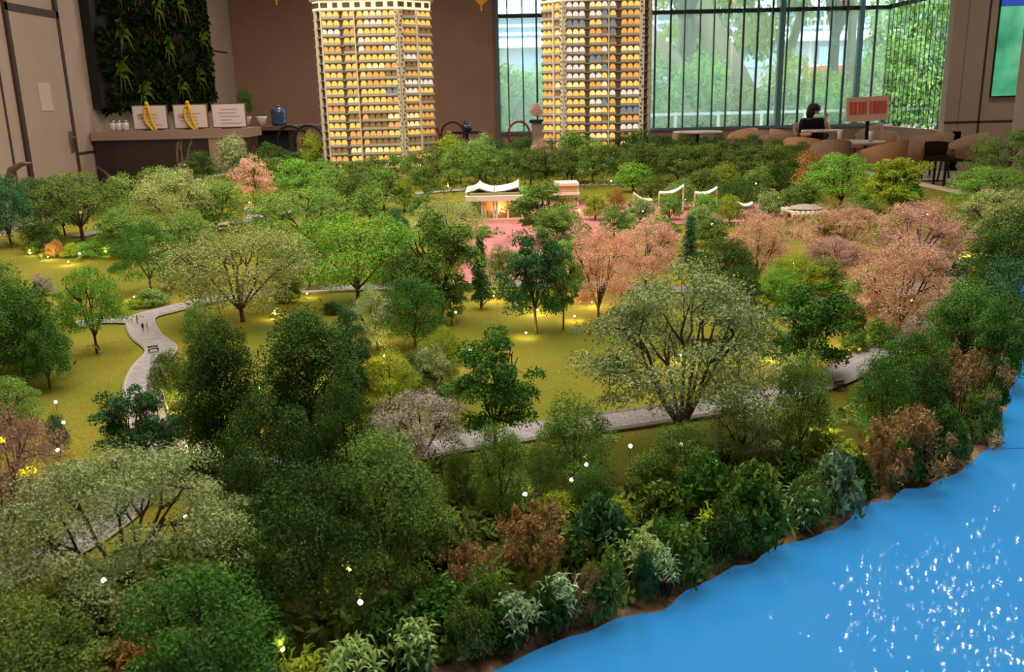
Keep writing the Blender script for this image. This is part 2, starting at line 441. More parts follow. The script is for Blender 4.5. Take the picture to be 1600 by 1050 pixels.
PATHS = [
    ([(300, 478), (262, 487), (222, 500), (228, 525), (252, 548), (232, 575), (222, 605), (232, 650), (236, 700), (215, 770), (150, 830), (60, 880), (-60, 930)], .10),
    ([(120, 512), (160, 503), (215, 503)], .09),
    ([(300, 478), (360, 466), (440, 458), (560, 452), (700, 450), (860, 446), (1000, 452), (1180, 462), (1330, 470), (1440, 452), (1490, 428), (1480, 400), (1440, 375)], .10),
    ([(236, 700), (330, 720), (430, 735), (560, 725), (700, 700), (820, 680), (900, 671), (1000, 657), (1110, 640), (1210, 622), (1300, 594), (1345, 570), (1395, 545), (1445, 505), (1485, 460), (1492, 428)], .11),
    ([(395, 350), (400, 338), (390, 325)], .12),
    ([(120, 372), (180, 362), (300, 358), (396, 345), (470, 330), (700, 300), (1000, 290), (1250, 300)], .09),
]
for i, (p, wd) in enumerate(PATHS): path(p, wd, GZ + .008 + .0008 * i)
pz = [(705, 444), (733, 396), (722, 352), (768, 340), (800, 316), (1235, 316), (1262, 345), (1060, 352), (940, 350), (905, 441)]
MB().prism([tuple(at(*p))[:2] for p in pz], GZ - .01, GZ + .008).build('plaza', M['plaza'], table)

# lake: blue acrylic panels, lit from underneath, with a hairline joint between them
lake = empty('model_lake', (0, 0, 0), 0, 'glossy blue acrylic lake beside the model park', 'model lake')
m = bpy.data.materials.new('rippled_blue_acrylic'); m.use_nodes = True; nt = m.node_tree; b = nt.nodes['Principled BSDF']
b.inputs['Base Color'].default_value = (*lin((32, 110, 168)), 1); b.inputs['Roughness'].default_value = .02; b.inputs['Specular IOR Level'].default_value = .5
b.inputs['Emission Color'].default_value = (.05, .26, .58, 1); b.inputs['Emission Strength'].default_value = .30
tc = nt.nodes.new('ShaderNodeTexCoord'); n = nt.nodes.new('ShaderNodeTexNoise'); n.inputs['Scale'].default_value = 55; n.inputs['Detail'].default_value = 2
bp = nt.nodes.new('ShaderNodeBump'); bp.inputs['Strength'].default_value = .004; bp.inputs['Distance'].default_value = .01
nt.links.new(tc.outputs['Object'], n.inputs['Vector']); nt.links.new(n.outputs['Fac'], bp.inputs['Height']); nt.links.new(bp.outputs[0], b.inputs['Normal'])
M['lake'] = m
YJ = at(1570, 701, WZ).y
MB().box(((EX0 + EX1) / 2, (EY0 + YJ - .004) / 2, WZ - .01), (EX1 - EX0, YJ - .004 - EY0, .02)).build('water_panel', M['lake'], lake)
MB().box(((EX0 + EX1) / 2 + 1.6, (YJ + .004 + 5.6) / 2, WZ - .01), (EX1 - EX0 - 3.2, 5.6 - YJ - .004, .02)).build('water_panel', M['lake'], lake)


# ------------------------------------------------------------------ foliage kit: every tree is a trunk mesh and a foliage mesh
def profile(kind, t):
    if kind == 'dome': return np.sqrt(np.clip(1 - t ** 2.2, 0, 1))
    if kind == 'round': return np.sqrt(np.clip(1 - (2 * t - 1) ** 2, 0, 1))
    if kind == 'egg': return np.clip(np.sqrt(np.clip(1 - (1.9 * t - .75) ** 2 / 1.33, 0, 1)), 0, 1)
    if kind == 'cone': return .06 + .94 * (1 - t) ** .8
    if kind == 'column': return np.clip((1 - np.abs(2 * t - .9) ** 3.2), .12, 1) ** .6
    if kind == 'vase': return np.clip(.35 + .65 * np.sin(np.pi * np.clip(t, 0, 1) * .62 + .25), 0, 1) * np.sqrt(np.clip(1.02 - t ** 5, 0, 1))
def leaves(rng, cen, rad, n, L, asp, flat, outw, tone, radial=0.0, shell=(.55, 1.08), droop=0.0):
    """n diamond leaves spread over each clump (cen, rad); returns V, Q, tone"""
    k = len(cen)
    idx = np.repeat(np.arange(k), n); N = len(idx)
    d = rng.normal(size=(N, 3)); d /= np.linalg.norm(d, axis=1)[:, None]
    low = d[:, 2] < -.35
    d[low, 2] *= -.6
    rr = rad[idx] * rng.uniform(shell[0], shell[1], N)
    p = cen[idx] + d * rr[:, None] * np.array([1, 1, flat])
    nn = d * outw + rng.normal(size=(N, 3)) * .6 + np.array([0, 0, .35])
    nn /= np.linalg.norm(nn, axis=1)[:, None]
    ax = rng.normal(size=(N, 3)) * (1 - radial) + d * radial * 1.6 + np.array([0, 0, -droop])
    ax -= nn * (ax * nn).sum(1)[:, None] * (1 - .6 * radial)
    ax /= np.linalg.norm(ax, axis=1)[:, None] + 1e-9
    sd_ = np.cross(nn, ax); sd_ /= np.linalg.norm(sd_, axis=1)[:, None] + 1e-9
    ln = L * rng.uniform(.65, 1.3, N)[:, None]; wd = ln * asp
    V = np.stack([p - ax * ln * .5, p + sd_ * wd * .5, p + ax * ln * .5, p - sd_ * wd * .5], 1).reshape(-1, 3)
    Q = np.arange(N * 4).reshape(-1, 4)
    tn = np.clip(tone[idx] * .5 + rng.uniform(0, 1, N) * .5, 0, 1)
    return V, Q, np.repeat(tn, 4)
def tree_meshes(name, seed, kind='round', w=.8, base=.25, nc=60, cr=.13, nl=120, L=.03, asp=.5, flat=.75, limbs=5, tr=.022, fork=.25, hollow=0., outw=.8, radial=0., twigs=0, jit=.12, shell=(.55, 1.08), droop=0, central=False, gap=0):
    rng = np.random.default_rng(seed); rr_ = random.Random(seed)
    t = np.linspace(.02, .99, 400); wt = profile(kind, t) + .1; cdf = np.cumsum(wt) / wt.sum()
    u = (np.arange(nc) + rng.uniform(0, 1, nc)) / nc
    tt = np.interp(u, cdf, t); rng.shuffle(tt)
    ang = np.arange(nc) * 2.39996 + rng.normal(0, .35, nc)
    R0 = w / 2 - cr * .8
    lo = hollow
    rho = profile(kind, tt) * R0 * np.sqrt(rng.uniform(lo ** 2, 1, nc)) * (1 + rng.normal(0, jit * .5, nc))
    rho = np.where(rng.random(nc) < .45, profile(kind, tt) * R0 * (1 + rng.normal(0, jit, nc)), rho)
    z = base + cr * flat * .7 + tt * (1 - base - cr * flat * 1.5) + rng.normal(0, jit * .12, nc)
    cen = np.stack([np.cos(ang) * rho, np.sin(ang) * rho, z], 1)
    if gap:
        lob = np.sin(ang * 2.0 + seed) * .5 + np.sin(ang * 3 + z * 9 + seed * 2) * .5
        cen = cen[lob > -1 + gap]; nc = len(cen)
    rad = cr * rng.uniform(.65, 1.25, nc) * (.75 if kind in ('cone',) else 1)
    tone = np.clip(rng.normal(.5, .22, nc), 0, 1)
    V, Q, T = leaves(rng, cen, rad, nl, L, asp, flat, outw, tone, radial, shell, droop)
    fol = np_mesh(name + '_foliage', V, Q, {'tone': T})
    mb = MB()
    if central:
        top = Vector((rr_.uniform(-.02, .02), rr_.uniform(-.02, .02), base + (1 - base) * .8))
        mb.tube([(0, 0, -.03), (0, 0, .1), top * .5, top], [tr * 1.2, tr, tr * .75, tr * .25], 7)
        for c in cen[:: max(1, nc // 40)]:
            zz = max(base * .8, c[2] - .12 - np.hypot(c[0], c[1]) * .4)
            mb.tube([top * (zz / top.z), (c[0] * .5, c[1] * .5, (zz + c[2]) / 2), tuple(c)], [tr * .4, tr * .25, tr * .1], 4, False)
    else:
        tp = Vector((rr_.uniform(-.015, .015), rr_.uniform(-.015, .015), fork))
        mb.tube([(0, 0, -.03), (0, 0, .02), tp * .5, tp], [tr * 1.5, tr * 1.2, tr, tr * .92], 8)
        az0 = rr_.uniform(0, 6.28); nodes = []
        for i in range(limbs):
            a = az0 + i * 6.283 / limbs + rr_.uniform(-.35, .35); r = w * rr_.uniform(.14, .24)
            zz = fork + (1 - fork) * rr_.uniform(.30, .5)
            nodes.append(Vector((math.cos(a) * r, math.sin(a) * r, zz)))
        nodes.append(Vector((0, 0, fork + (1 - fork) * .5)))
        for nd in nodes:
            mid = tp.lerp(nd, .5) + Vector((rr_.uniform(-.02, .02), rr_.uniform(-.02, .02), -.02))
            mb.tube([tp - Vector((0, 0, .02)), mid, nd], [tr * .72, tr * .55, tr * .42], 6, False)
        subs = []
        for nd in nodes:
            out = Vector((nd.x, nd.y, 0)); out = out.normalized() if out.length > .03 else Vector((0, 0, 0))
            for q in range(3):
                a = rr_.uniform(-.8, .8); o2 = Vector((out.x * math.cos(a) - out.y * math.sin(a), out.x * math.sin(a) + out.y * math.cos(a), 0))
                if out.length < .5: o2 = Vector((rr_.uniform(-.6, .6), rr_.uniform(-.6, .6), 0))
                e = nd + o2 * w * rr_.uniform(.06, .17) + Vector((0, 0, (1 - nd.z) * rr_.uniform(.15, .5)))
                md = nd.lerp(e, .5) + Vector((rr_.uniform(-.02, .02), rr_.uniform(-.02, .02), -.012))
                mb.tube([nd, md, e], [tr * .42, tr * .34, tr * .26], 5, False); subs.append(e)
        step = max(1, nc // 70)
        for c in cen[::step]:
            cv = Vector(c); nd = min(subs, key=lambda q: (q - cv).length + max(0, q.z - cv.z) * .8)
            if (nd - cv).length > .24 * max(1, w): continue
            mid = nd.lerp(cv, .5) + Vector((rr_.uniform(-.02, .02), rr_.uniform(-.02, .02), rr_.uniform(-.01, .03)))
            mb.tube([nd, mid, cv], [tr * .22, tr * .14, tr * .05], 4, False)
            for q in range(twigs):
                e = cv + Vector((rr_.gauss(0, 1), rr_.gauss(0, 1), rr_.gauss(.4, .8))).normalized() * cr * 1.15
                mb.tube([cv, e], [tr * .07, tr * .03], 3, False)
    trunk = mb.mesh(name + '_trunk', True)
    trunk.materials.append(M['bark']); fol.materials.append(LEAF['green'])
    return trunk, fol, w
KIT = {}
def kit(k, **kw):
    KIT.setdefault(k.split(':')[0], []).append(tree_meshes(k.replace(':', '_'), hash_(k), **kw))
def hash_(s): return sum((i + 3) * ord(ch) for i, ch in enumerate(s)) % 9973
# big spreading crowns with open limbs
kit('hero', kind='dome', w=1.12, base=.24, nc=125, cr=.115, nl=250, L=.020, asp=.42, flat=.66, limbs=7, tr=.020, fork=.10, hollow=.4, gap=.08, jit=.12, shell=(.7, 1.1))
kit('spread', kind='dome', w=1.5, base=.22, nc=140, cr=.14, nl=260, L=.021, asp=.42, flat=.66, limbs=7, tr=.022, fork=.14, hollow=.3, jit=.12, shell=(.7, 1.1))
kit('cloud', kind='round', w=1.35, base=.06, nc=105, cr=.15, nl=270, L=.021, asp=.48, flat=.8, limbs=6, tr=.020, fork=.14, hollow=.5, shell=(.82, 1.06), jit=.16)
kit('cloud:b', kind='round', w=1.3, base=.08, nc=78, cr=.16, nl=270, L=.025, asp=.48, flat=.78, limbs=5, tr=.020, fork=.16, hollow=.5, shell=(.82, 1.06), jit=.16)
for v in 'abc':
    kit('dome:' + v, kind='dome', w=1.25, base=.20, nc=60, cr=.155, nl=280, L=.026, asp=.46, flat=.66, limbs=5, tr=.022, fork=.22, hollow=.5, shell=(.78, 1.08), jit=.14)
    kit('round:' + v, kind='egg', w=.95, base=.05, nc=66, cr=.15, nl=270, L=.025, asp=.46, flat=.82, limbs=5, tr=.02, fork=.16, hollow=.55, shell=(.78, 1.08), jit=.17)
    kit('airy:' + v, kind='egg', w=.8, base=.18, nc=66, cr=.112, nl=210, L=.029, asp=.52, flat=.78, limbs=6, tr=.017, fork=.26, hollow=.3, gap=.24, jit=.22, shell=(.7, 1.08))
    kit('column:' + v, kind='column', w=.5, base=.0, nc=100, cr=.10, nl=330, L=.0165, asp=.48, flat=.95, central=True, tr=.018, hollow=.6, shell=(.75, 1.08), jit=.16)
    kit('twig:' + v, kind='egg', w=.95, base=.08, nc=90, cr=.13, nl=260, L=.028, asp=.22, flat=.88, limbs=7, tr=.016, fork=.14, hollow=.35, radial=.6, outw=.3, twigs=2, shell=(.5, 1.12), jit=.16)
for v in 'ab':
    kit('cone:' + v, kind='cone', w=.42, base=.04, nc=90, cr=.095, nl=130, L=.026, asp=.38, flat=1.0, central=True, tr=.016, hollow=.4)
for v in 'abcd':
    kit('far:' + v, kind='dome', w=1.15, base=.14, nc=50, cr=.17, nl=110, L=.046, asp=.45, flat=.68, limbs=4, tr=.024, fork=.22, hollow=.4)
    kit('small:' + v, kind='egg', w=.9, base=.08, nc=40, cr=.18, nl=110, L=.048, asp=.45, flat=.85, limbs=4, tr=.022, fork=.16, hollow=.4)
for v in 'abc':
    kit('bush:' + v, kind='dome', w=1.7, base=.0, nc=44, cr=.25, nl=110, L=.085, asp=.45, flat=.85, limbs=5, tr=.03, fork=.08, hollow=.3)
    kit('broad:' + v, kind='dome', w=1.7, base=.0, nc=40, cr=.26, nl=34, L=.20, asp=.42, flat=.9, limbs=5, tr=.03, fork=.08, hollow=.3, outw=.6)
    kit('feather:' + v, kind='vase', w=1.6, base=.02, nc=44, cr=.12, nl=130, L=.075, asp=.30, flat=1.5, limbs=9, tr=.02, fork=.05, hollow=.3, radial=.45, outw=.4, twigs=3, jit=.35, shell=(.15, 1.25))
def rosette_meshes(name, seed):
    """leafy clump: whorls of long pointed arching leaves on short stems"""
    rng = random.Random(seed); V = []; Q = []; T = []; mb = MB()
    for i in range(15):
        a = i * 2.4; r = .78 * math.sqrt((i + .3) / 15)
        hx = .55 + .45 * (1 - r) + rng.uniform(-.1, .1)
        c = Vector((math.cos(a) * r, math.sin(a) * r, hx * .78)); tn = rng.uniform(.1, .9)
        mb.tube([(c.x * .5, c.y * .5, -.03), (c.x * .8, c.y * .8, c.z * .5), c], [.03, .022, .014], 5, False)
        for k in range(17):
            b = k * 2.4 + rng.uniform(-.2, .2); up = rng.uniform(-.15, .95); ln = rng.uniform(.26, .42); wd = ln * .24
            d = Vector((math.cos(b), math.sin(b), 0)); s = Vector((-d.y, d.x, 0)) * wd * .5
            p0 = c - Vector((0, 0, rng.uniform(0, .25))); p1 = p0 + d * ln * .5 + Vector((0, 0, up * ln * .6)); p2 = p0 + d * ln + Vector((0, 0, up * ln * .75 - ln * .15))
            n0 = len(V)
            V += [p0 - s * .3, p0 + s * .3, p1 + s, p1 - s, p2 + s * .12, p2 - s * .12]
            Q += [(n0, n0 + 1, n0 + 2, n0 + 3), (n0 + 3, n0 + 2, n0 + 4, n0 + 5)]
            T += [min(1, max(0, tn * .5 + rng.uniform(0, .5)))] * 6
    fol = np_mesh(name + '_foliage', [tuple(v) for v in V], Q, {'tone': T}); tr = mb.mesh(name + '_stem', True)
    fol.materials.append(LEAF['mint']); tr.materials.append(M['bark'])
    return tr, fol, 2.2
KIT['rosette'] = [rosette_meshes('rosette_%d' % i, i + 5) for i in range(3)]
TNAME = {'hero': 'spreading_tree', 'spread': 'spreading_tree', 'cloud': 'cloud_crowned_tree', 'dome': 'umbrella_tree', 'round': 'round_tree', 'airy': 'open_crowned_tree', 'column': 'columnar_tree',
         'twig': 'twiggy_tree', 'cone': 'conifer_tree', 'far': 'umbrella_tree', 'small': 'small_tree', 'bush': 'bush', 'broad': 'broad_leaved_bush', 'feather': 'feathery_shrub', 'rosette': 'leafy_shrub'}
cnt = {}
def plant(shape, leaf, loc, h, wid, label, group=None, cat='model tree', bark='bark', rz=None, name=None):
    k = cnt.get(shape, 0); cnt[shape] = k + 1
    tr, fo, w = KIT[shape][k % len(KIT[shape])]
    o = empty(name or TNAME[shape], loc, rnd.uniform(0, 6.28) if rz is None else rz, label, cat, group)
    o.scale = (wid / w, wid / w, h)
    link('stem' if cat == 'model shrub' else 'trunk', tr, M[bark], o)
    f = link('foliage', fo, LEAF[leaf], o); f['kind'] = 'stuff'
    return o
def tree_px(px, top, base, wpx, shape, leaf, label, group=None, cat='model tree', bark='bark', rz=None):
    p = at(px, base, GZ); p.z = gz(p.x, p.y)
    h = atd(px, top, p.y).z - p.z
    dist = p.y / math.cos(R(15)) * math.cos(math.atan2(base - 525, FPX) )
    if shape in ('dome', 'round', 'cloud', 'airy', 'twig') and base < 720: wpx *= 1.1
    wid = wpx * (atd(px + 50, base, p.y) - atd(px - 50, base, p.y)).length / 100
    if cat == 'model shrub':
        wid *= .92
        for _ in range(12):
            s0 = float(shore_sd([(p.x, p.y)])[0])
            if s0 > wid * .08 or s0 > .3: break
            gxx = float(shore_sd([(p.x + .01, p.y)])[0]) - s0; gyy = float(shore_sd([(p.x, p.y + .01)])[0]) - s0
            p.x += gxx * 1.2; p.y += gyy * 1.2; p.z = gz(p.x, p.y)
    return plant(shape, leaf, (p.x, p.y, p.z - .004), h, wid, label, group, cat, bark, rz)
TREES = [
 # px, top, base, width, shape, leaf, label
 (1065, 408, 690, 322, 'hero', 'sage', 'largest grey-green spreading tree with bare forking limbs by the front footpath'),
 (205, 703, 935, 395, 'spread', 'sage', 'wide grey-green spreading tree in the near left corner over the footpath'),
 (15, 618, 900, 200, 'twig', 'mauve', 'mauve brown twiggy tree cut off by the left edge of the picture'),
 (225, 600, 752, 120, 'airy', 'teal', 'dark bluish green open tree standing in front of the winding left footpath'),
 (358, 492, 745, 118, 'column', 'dark', 'tall dark columnar tree, left one of the dark pair at left centre'),
 (492, 468, 735, 150, 'column', 'dark', 'broad dark columnar tree, tallest of the dark clump at left centre'),
 (553, 470, 640, 62, 'column', 'teal', 'narrow blackish green columnar tree at the right side of the dark clump'),
 (430, 600, 800, 150, 'round', 'dark', 'dark rounded tree between the two dark columnar trees, lower in front'),
 (545, 590, 790, 110, 'round', 'dark', 'dark rounded tree at the right foot of the dark clump'),
 (605, 664, 905, 195, 'round', 'green', 'mid green tree with a forked grey trunk in the centre foreground'),
 (500, 715, 950, 215, 'round', 'dark', 'soft dark green tree in the foreground left of the forked trunk'),
 (325, 885, 1100, 250, 'round', 'deep', 'deep green bushy tree at the bottom edge, below the wide grey-green tree'),
 (55, 930, 1120, 250, 'round', 'darkolive', 'dark olive tree in the bottom left corner of the picture'),
 (660, 606, 735, 172, 'dome', 'grey', 'silver grey flat-topped tree right of the dark clump'),
 (776, 513, 718, 124, 'airy', 'deep', 'deep green open tree with a straight dark trunk left of the ochre lawn'),
 (782, 652, 812, 92, 'round', 'green', 'small olive green tree under the open tree left of the ochre lawn'),
 (722, 690, 792, 66, 'round', 'darkolive', 'small dull olive tree below the silver grey tree'),
 (898, 614, 745, 134, 'round', 'green', 'green dome-shaped tree at the near edge of the ochre lawn'),
 (1062, 652, 765, 108, 'round', 'green', 'small green tree directly below the largest spreading tree'),
 (1160, 600, 722, 116, 'round', 'sage', 'pale grey-green low tree under the right side of the largest spreading tree'),
 (1250, 545, 712, 94, 'round', 'green', 'green tree with a thin trunk right of the largest spreading tree'),
 (1262, 438, 592, 134, 'airy', 'deep', 'dark open-crowned tree behind and right of the largest spreading tree'),
 (1372, 548, 690, 88, 'round', 'deep', 'dense deep green tree on the lake side of the footpath, left of a pair'),
 (1425, 510, 655, 100, 'round', 'deep', 'dense deep green tree on the lake side of the footpath, right of a pair'),
 (1404, 372, 522, 148, 'twig', 'rust', 'largest rust brown twiggy tree near the right end of the footpath'),
 (1432, 308, 428, 124, 'twig', 'pink', 'salmon pink twiggy tree behind the largest rust brown tree'),
 (1308, 314, 405, 106, 'twig', 'rust', 'pale rust tree beside the small pergola'),
 (1302, 366, 432, 100, 'twig', 'mauve', 'low mauve pink tree in front of the pale rust tree by the pergola'),
 (1180, 326, 450, 100, 'twig', 'rust', 'rust brown twiggy tree right of the dark cypress'),
 (935, 342, 500, 112, 'twig', 'pink', 'coral pink tree with a lit trunk on the edge of the ochre lawn'),
 (1008, 338, 455, 108, 'twig', 'pink', 'coral pink tree just left of the dark cypress'),
 (1077, 330, 425, 38, 'cone', 'teal', 'dark narrow cypress between the coral pink and rust brown trees'),
 (1132, 368, 462, 100, 'round', 'dark', 'dark green tree right behind the largest spreading tree'),
 (1240, 392, 470, 84, 'round', 'lime', 'yellow-green tree in front of the pergola'),
 (1548, 256, 335, 136, 'dome', 'bright', 'bright green umbrella tree at the right edge by the room chairs'),
 (1572, 198, 290, 104, 'dome', 'green', 'mid green umbrella tree at the far right corner of the model'),
 (1556, 292, 400, 144, 'dome', 'olive', 'pale yellowish umbrella tree at the right edge with a thin trunk'),
 (1572, 322, 450, 112, 'round', 'dark', 'dark green tree in front of the pale umbrella tree at the right edge'),
 (1505, 436, 570, 116, 'round', 'deep', 'deep green tree on the lake bank right of the largest rust tree'),
 (1572, 398, 520, 100, 'round', 'teal', 'dark bluish green tree on the lake bank at the right edge'),
 (1558, 455, 590, 84, 'round', 'deep', 'dark green bank tree nearest the water at the right edge'),
 (1312, 234, 332, 118, 'dome', 'bright', 'bright green tree in front of the room tables'),
 (1394, 241, 345, 84, 'airy', 'lime', 'pale yellow-green open tree in front of the room chairs'),
 (1352, 282, 335, 46, 'small', 'lime', 'small yellow-green tree between the bright tree and the pale open tree'),
 (848, 284, 380, 96, 'airy', 'green', 'pale green open tree in front of the white pavilion at its right'),
 (838, 358, 522, 96, 'airy', 'teal', 'bluish green open tree with a pale trunk at the top of the ochre lawn'),
 (880, 372, 515, 60, 'airy', 'green', 'slim green tree against the left side of the coral pink tree'),
 (752, 360, 482, 42, 'cone', 'teal', 'dark slender cypress on the pink plaza'),
 (786, 380, 462, 52, 'round', 'darkolive', 'small olive tree right of the slender plaza cypress'),
 (690, 328, 502, 124, 'airy', 'green', 'green open tree with pale limbs at the left of the pink plaza'),
 (625, 322, 440, 48, 'column', 'teal', 'narrow dark green tree behind the bright multi-stemmed tree'),
 (702, 303, 410, 112, 'cloud', 'olive', 'pale olive cloud-crowned tree left of the white pavilion'),
 (648, 425, 545, 96, 'round', 'deep', 'dark green tree between the bright multi-stemmed tree and the plaza'),
 (640, 385, 500, 74, 'round', 'darkolive', 'dark olive tree behind the dark tree left of the plaza'),
 (560, 328, 470, 178, 'cloud', 'bright', 'big bright green multi-stemmed tree at left centre'),
 (380, 346, 502, 224, 'cloud', 'olive', 'big pale olive tree with cloud-like foliage clumps above the left path'),
 (484, 288, 392, 152, 'dome', 'green', 'broad green dome tree behind the bright multi-stemmed tree'),
 (282, 260, 368, 118, 'cloud', 'olive', 'pale olive tree in the far left group, left of its green neighbour'),
 (340, 274, 362, 100, 'round', 'green', 'green tree touching the pale olive tree in the far left group'),
 (130, 264, 376, 142, 'dome', 'darkolive', 'dark umbrella tree with open twisted limbs by the left plinth edge'),
 (18, 268, 385, 86, 'round', 'teal', 'dark green bushy tree at the left edge of the picture, far end'),
 (65, 272, 352, 90, 'dome', 'dark', 'dull green umbrella tree left of the open twisted one'),
 (236, 344, 458, 104, 'dome', 'deep', 'dark green layered tree left of the big pale olive tree'),
 (208, 318, 400, 90, 'round', 'green', 'green tree behind the dark layered tree at left'),
 (152, 410, 552, 100, 'dome', 'bright', 'bright green tree on a thin trunk left of the winding path'),
 (40, 430, 598, 128, 'round', 'deep', 'deep green tree by the left picture edge above the left lawn'),
 (8, 400, 545, 100, 'round', 'green', 'mid green tree at the left picture edge behind the deep green one'),
 (78, 478, 606, 76, 'round', 'deep', 'low deep green tree at the right foot of the left edge group'),
 (18, 585, 676, 96, 'round', 'green', 'green bushy tree at the left edge below the left edge group'),
 (590, 445, 548, 74, 'round', 'sage', 'pale grey-green egg-shaped tree right of the dark clump'),
 (690, 506, 610, 78, 'dome', 'lime', 'yellow-green dome tree right of the pale egg-shaped tree'),
 (682, 532, 618, 70, 'round', 'sage', 'pale sage tree in front of the yellow-green dome tree'),
 (612, 545, 635, 84, 'round', 'lime', 'olive yellow low tree between the dark clump and the pale sage tree'),
 (270, 540, 640, 66, 'round', 'darkolive', 'yellowish green tree beside the winding path, left of the dark columnar pair'),
 (320, 470, 580, 60, 'round', 'green', 'green tree behind the left dark columnar tree'),
 (95, 640, 712, 36, 'small', 'teal', 'small dark tree on the left lawn beside the white garden lamps'),
 (1010, 700, 775, 62, 'small', 'green', 'small green tree left below the largest spreading tree'),
 (925, 725, 800, 80, 'round', 'deep', 'deep green small tree in front of the dome-shaped tree'),
 (1150, 275, 340, 60, 'round', 'dark', 'round dark green tree behind the sail canopies'),
 (990, 250, 300, 66, 'small', 'bright', 'bright green tree in front of the back row, left of the sail canopies'),
 (1200, 296, 345, 46, 'small', 'mint', 'light green tree right of the round dark one'),
 (1232, 290, 340, 50, 'small', 'darkolive', 'olive tree between the light green tree and the bright green tree'),
 (930, 300, 345, 44, 'small', 'lime', 'yellow-green tree beside the white kiosk'),
 (965, 292, 336, 30, 'small', 'orange', 'small orange brown tree beside the yellow-green tree by the kiosk'),
 (1000, 305, 350, 50, 'small', 'mint', 'light green small tree under the left sail canopy'),
 (1046, 300, 345, 46, 'small', 'green', 'green small tree under the middle sail canopy'),
 (1100, 300, 350, 52, 'small', 'bright', 'bright small tree below the right sail canopy'),
 (1110, 335, 385, 60, 'small', 'darkolive', 'olive tree on the plaza right behind the cypress'),
 (632, 272, 330, 40, 'small', 'lime', 'yellow-green tree in front of the back row, left of the pavilion'),
 (600, 258, 330, 92, 'far', 'green', 'green tree behind the big bright one, in front of the left tower'),
 (470, 244, 312, 84, 'far', 'bright', 'bright green tree in the far left row below the left tower'),
 (397, 240, 318, 70, 'far', 'rust', 'brownish tree with a lit foot in the far left row'),
 (424, 218, 282, 60, 'far', 'dark', 'dark tree in front of the bar table at far left'),
 (366, 206, 280, 54, 'small', 'sage', 'grey-green tree in front of the reception counter'),
 (318, 232, 292, 60, 'far', 'dark', 'dark tree in front of the black marble counter front'),
 (492, 204, 278, 44, 'small', 'lime', 'lit yellow-green tree at the left foot of the left tower'),
 (250, 255, 330, 82, 'far', 'green', 'green umbrella tree at the far left behind the pale olive pair'),
 (195, 268, 338, 76, 'far', 'green', 'green umbrella tree right of the open twisted one at far left'),
 (702, 206, 285, 48, 'small', 'lime', 'yellowish tree at the right foot of the left tower'),
 (750, 205, 285, 56, 'small', 'mint', 'light green tree between the towers in the back row'),
 (822, 206, 280, 50, 'far', 'dark', 'dark green tree at the left foot of the right tower'),
 (846, 214, 284, 40, 'small', 'rust', 'rust brown tree at the left foot of the right tower'),
 (893, 200, 284, 60, 'small', 'green', 'green tree against the front of the right tower'),
 (1000, 198, 284, 70, 'far', 'dark', 'dark green tree at the right foot of the right tower'),
 (1262, 230, 318, 50, 'small', 'orange', 'orange brown tree in front of the room table'),
 (1500, 480, 520, 40, 'bush', 'darkolive', 'olive bush by the lake bank below the largest rust tree'),
]
